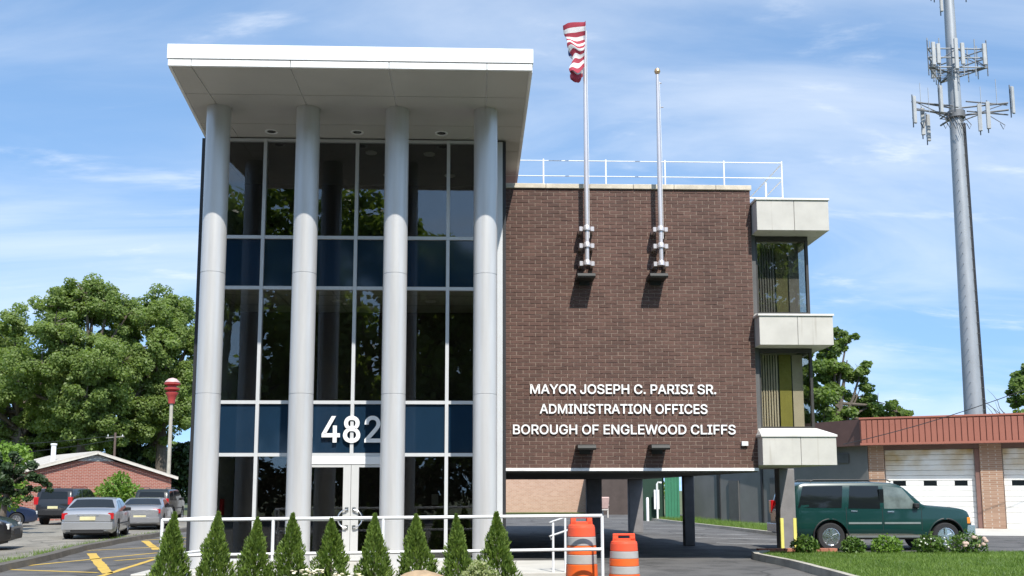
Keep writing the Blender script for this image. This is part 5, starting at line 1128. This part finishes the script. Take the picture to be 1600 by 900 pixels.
# lower sector frame
zl = 24.9
for ang, L_ in ((188, 2.9), (352, 3.0), (90, 2.4)):
    a = R(ang); e = Vector((math.cos(a)*L_, math.sin(a)*L_-.35, zl)); e2 = Vector((math.cos(a)*L_, math.sin(a)*L_-.35, zl+.45))
    MB().tube([(0, 0, zl-.15), e], .06, 6).tube([(0, 0, zl+.35), e2], .05, 6).tube([(0, 0, zl-.6), e*.6+Vector((0, 0, zl*.4))], .04, 6).tube([e*.5+Vector((0, 0, zl*.5)), e2], .03, 5).build('sector_arm', M_STEELD, CT)
MB().lathe([(.50, zl-.35), (.56, zl-.3), (.56, zl+.1), (.50, zl+.15)], 18).build('collar', M_STEELD, CT)
for x, y, z in ((-3.05, -1.0, 24.75), (-2.2, -.2, 24.3), (-1.35, -1.0, 25.45), (-1.5, .6, 24.2), (-.45, -1.1, 25.75), (1.0, -1.0, 24.3), (1.75, -.6, 24.6), (3.15, -1.0, 25.45)): antenna(x, y, z, 1.75, .24, R(random.Random(x).uniform(-35, 35)))
for x0, x1, y, z in ((-3.05, -.3, -.85, 24.8), (-3.05, -.3, -.8, 25.3), (.3, 3.15, -.85, 24.75), (.3, 3.15, -.8, 25.4)): MB().tube([(x0, y, z), (x1, y*.4, z)], .045, 6).build('sector_bar', M_STEELD, CT)
for x, z in ((1.3, 25.4), (2.3, 25.9), (-2.0, 25.3), (-2.5, 25.6)): MB().tube([(x, -.7, z-.6), (x, -.7, z+1.0)], .02, 5).build('whip', M_STEEL, CT)
for k in range(9):
    x = rr.uniform(-2.8, 3.0); MB().tube([(x, -.8, 24.0), (x+.12, -.9, 23.6), (x+.3, -.8, 23.9), (x*.8, -.5, 24.6)], .022, 5).build('cable_loop', M_BLACK, CT)
# top array, mostly above the picture
for ang in (200, 340, 90):
    a = R(ang); MB().tube([(0, 0, 33.6), (math.cos(a)*1.6, math.sin(a)*1.6, 33.6)], .05, 6).build('sector_arm', M_STEELD, CT)
for x, y in ((-1.35, -.6), (-1.05, -.4), (.95, -.5), (.2, 1.4)): antenna(x, y, 33.2, 1.7, .2)

# ------------------------------------------------------------------ yard seen under the building
TB = thing('tan_building', 'tan brick building seen under the office, beyond the parking lot', 'building', (0, 51, -.01))
box('wall', brick_mat('salmon_brickwork', (.44, .26, .18), (.52, .33, .24), (.50, .42, .35), .24, .09), TB, -8, 9.2, 0, 8, 0, 4.2); box('roof', M_ROOF, TB, -8.2, 9.4, -.2, 8.2, 4.2, 4.4)
box('side_wing', M_DARKIN, TB, 9.21, 12.5, -6, 6, 0, 3.2)
sheet('grass_verge', [(-6, 48.4), (9.0, 48.6), (9.0, 50.9), (-6, 50.9)], .03, M_LAWN)
CHR = thing('armchair', 'pinkish armchair left standing in the yard under the building', 'chair', (8.55, 38.0, .004), R(200))
M_CHR = mat('chair_pinkish', (.52, .36, .33), .8); M_CHW = mat('chair_pale', (.66, .62, .58), .6)
box('seat', M_CHW, CHR, -.34, .34, -.36, .36, .40, .52, ch=.03); MB().box(-.34, .34, -.05, .06, 0, .70, M=Matrix.Translation((0, .33, .50)) @ Matrix.Rotation(R(-14), 4, 'X'), ch=.04).build('backrest', M_CHR, CHR)
for s in (-1, 1):
    box('armrest', M_CHW, CHR, s*.36-.04, s*.36+.04, -.36, .36, .68, .74, ch=.015)
    for y in (-.32, .30): box('leg', M_CHW, CHR, s*.33-.03, s*.33+.03, y-.03, y+.03, 0, .68)
EN = thing('green_enclosure', 'green dumpster enclosure beside the grey garage wall', 'enclosure', (11.3, 31.8, -.01))
M_GRN = mat('enclosure_green', (.03, .17, .09), .7, 0, .1, 3)
for k in range(4): box('board', M_GRN, EN, -.12+k*.16, .03+k*.16, -.02+.01*(k % 2), .04, .05, 2.6)
for k in range(6): box('board', M_GRN, EN, .56, .60, .06+k*.28, .32+k*.28, .05, 2.6)
box('post', M_GRN, EN, .52, .62, -.04, .045, 0, 2.7)
box('back_board', mat('enclosure_dark', (.012, .04, .025), .8), EN, -1.3, -.13, .3, .36, .0, 2.4)
BO = thing('bollard', 'white pipe bollard standing on the kerb end in the yard', 'bollard', (10.2, 31.5, -.01)); MB().lathe([(.075, 0), (.075, 1.15), (.06, 1.2), (.01, 1.22)], 12).build('pipe', M_WHITE, BO)
VP = thing('white_pipe', 'white vertical pipe with elbow against the dark enclosure', 'pipe', (10.75, 31.7, -.01)); MB().tube([(0, 0, 0), (0, 0, 1.9), (.05, -.02, 1.97), (.22, -.02, 1.97)], .055, 8).build('pipe', M_WHITE, VP); MB().box(-.16, .12, .06, .10, .6, 1.6, ch=.01).build('cover', M_WHITE, VP)
leafy('yard_bush', 'small bright bush behind the white bollard in the yard', 'shrub', (11.75, 38.5, -.01), [(0, 0, 2.0, .7), (.4, 0, 1.5, .6), (-.3, 0, 1.2, .6)], 900, .1, M_LEAF3, 130)
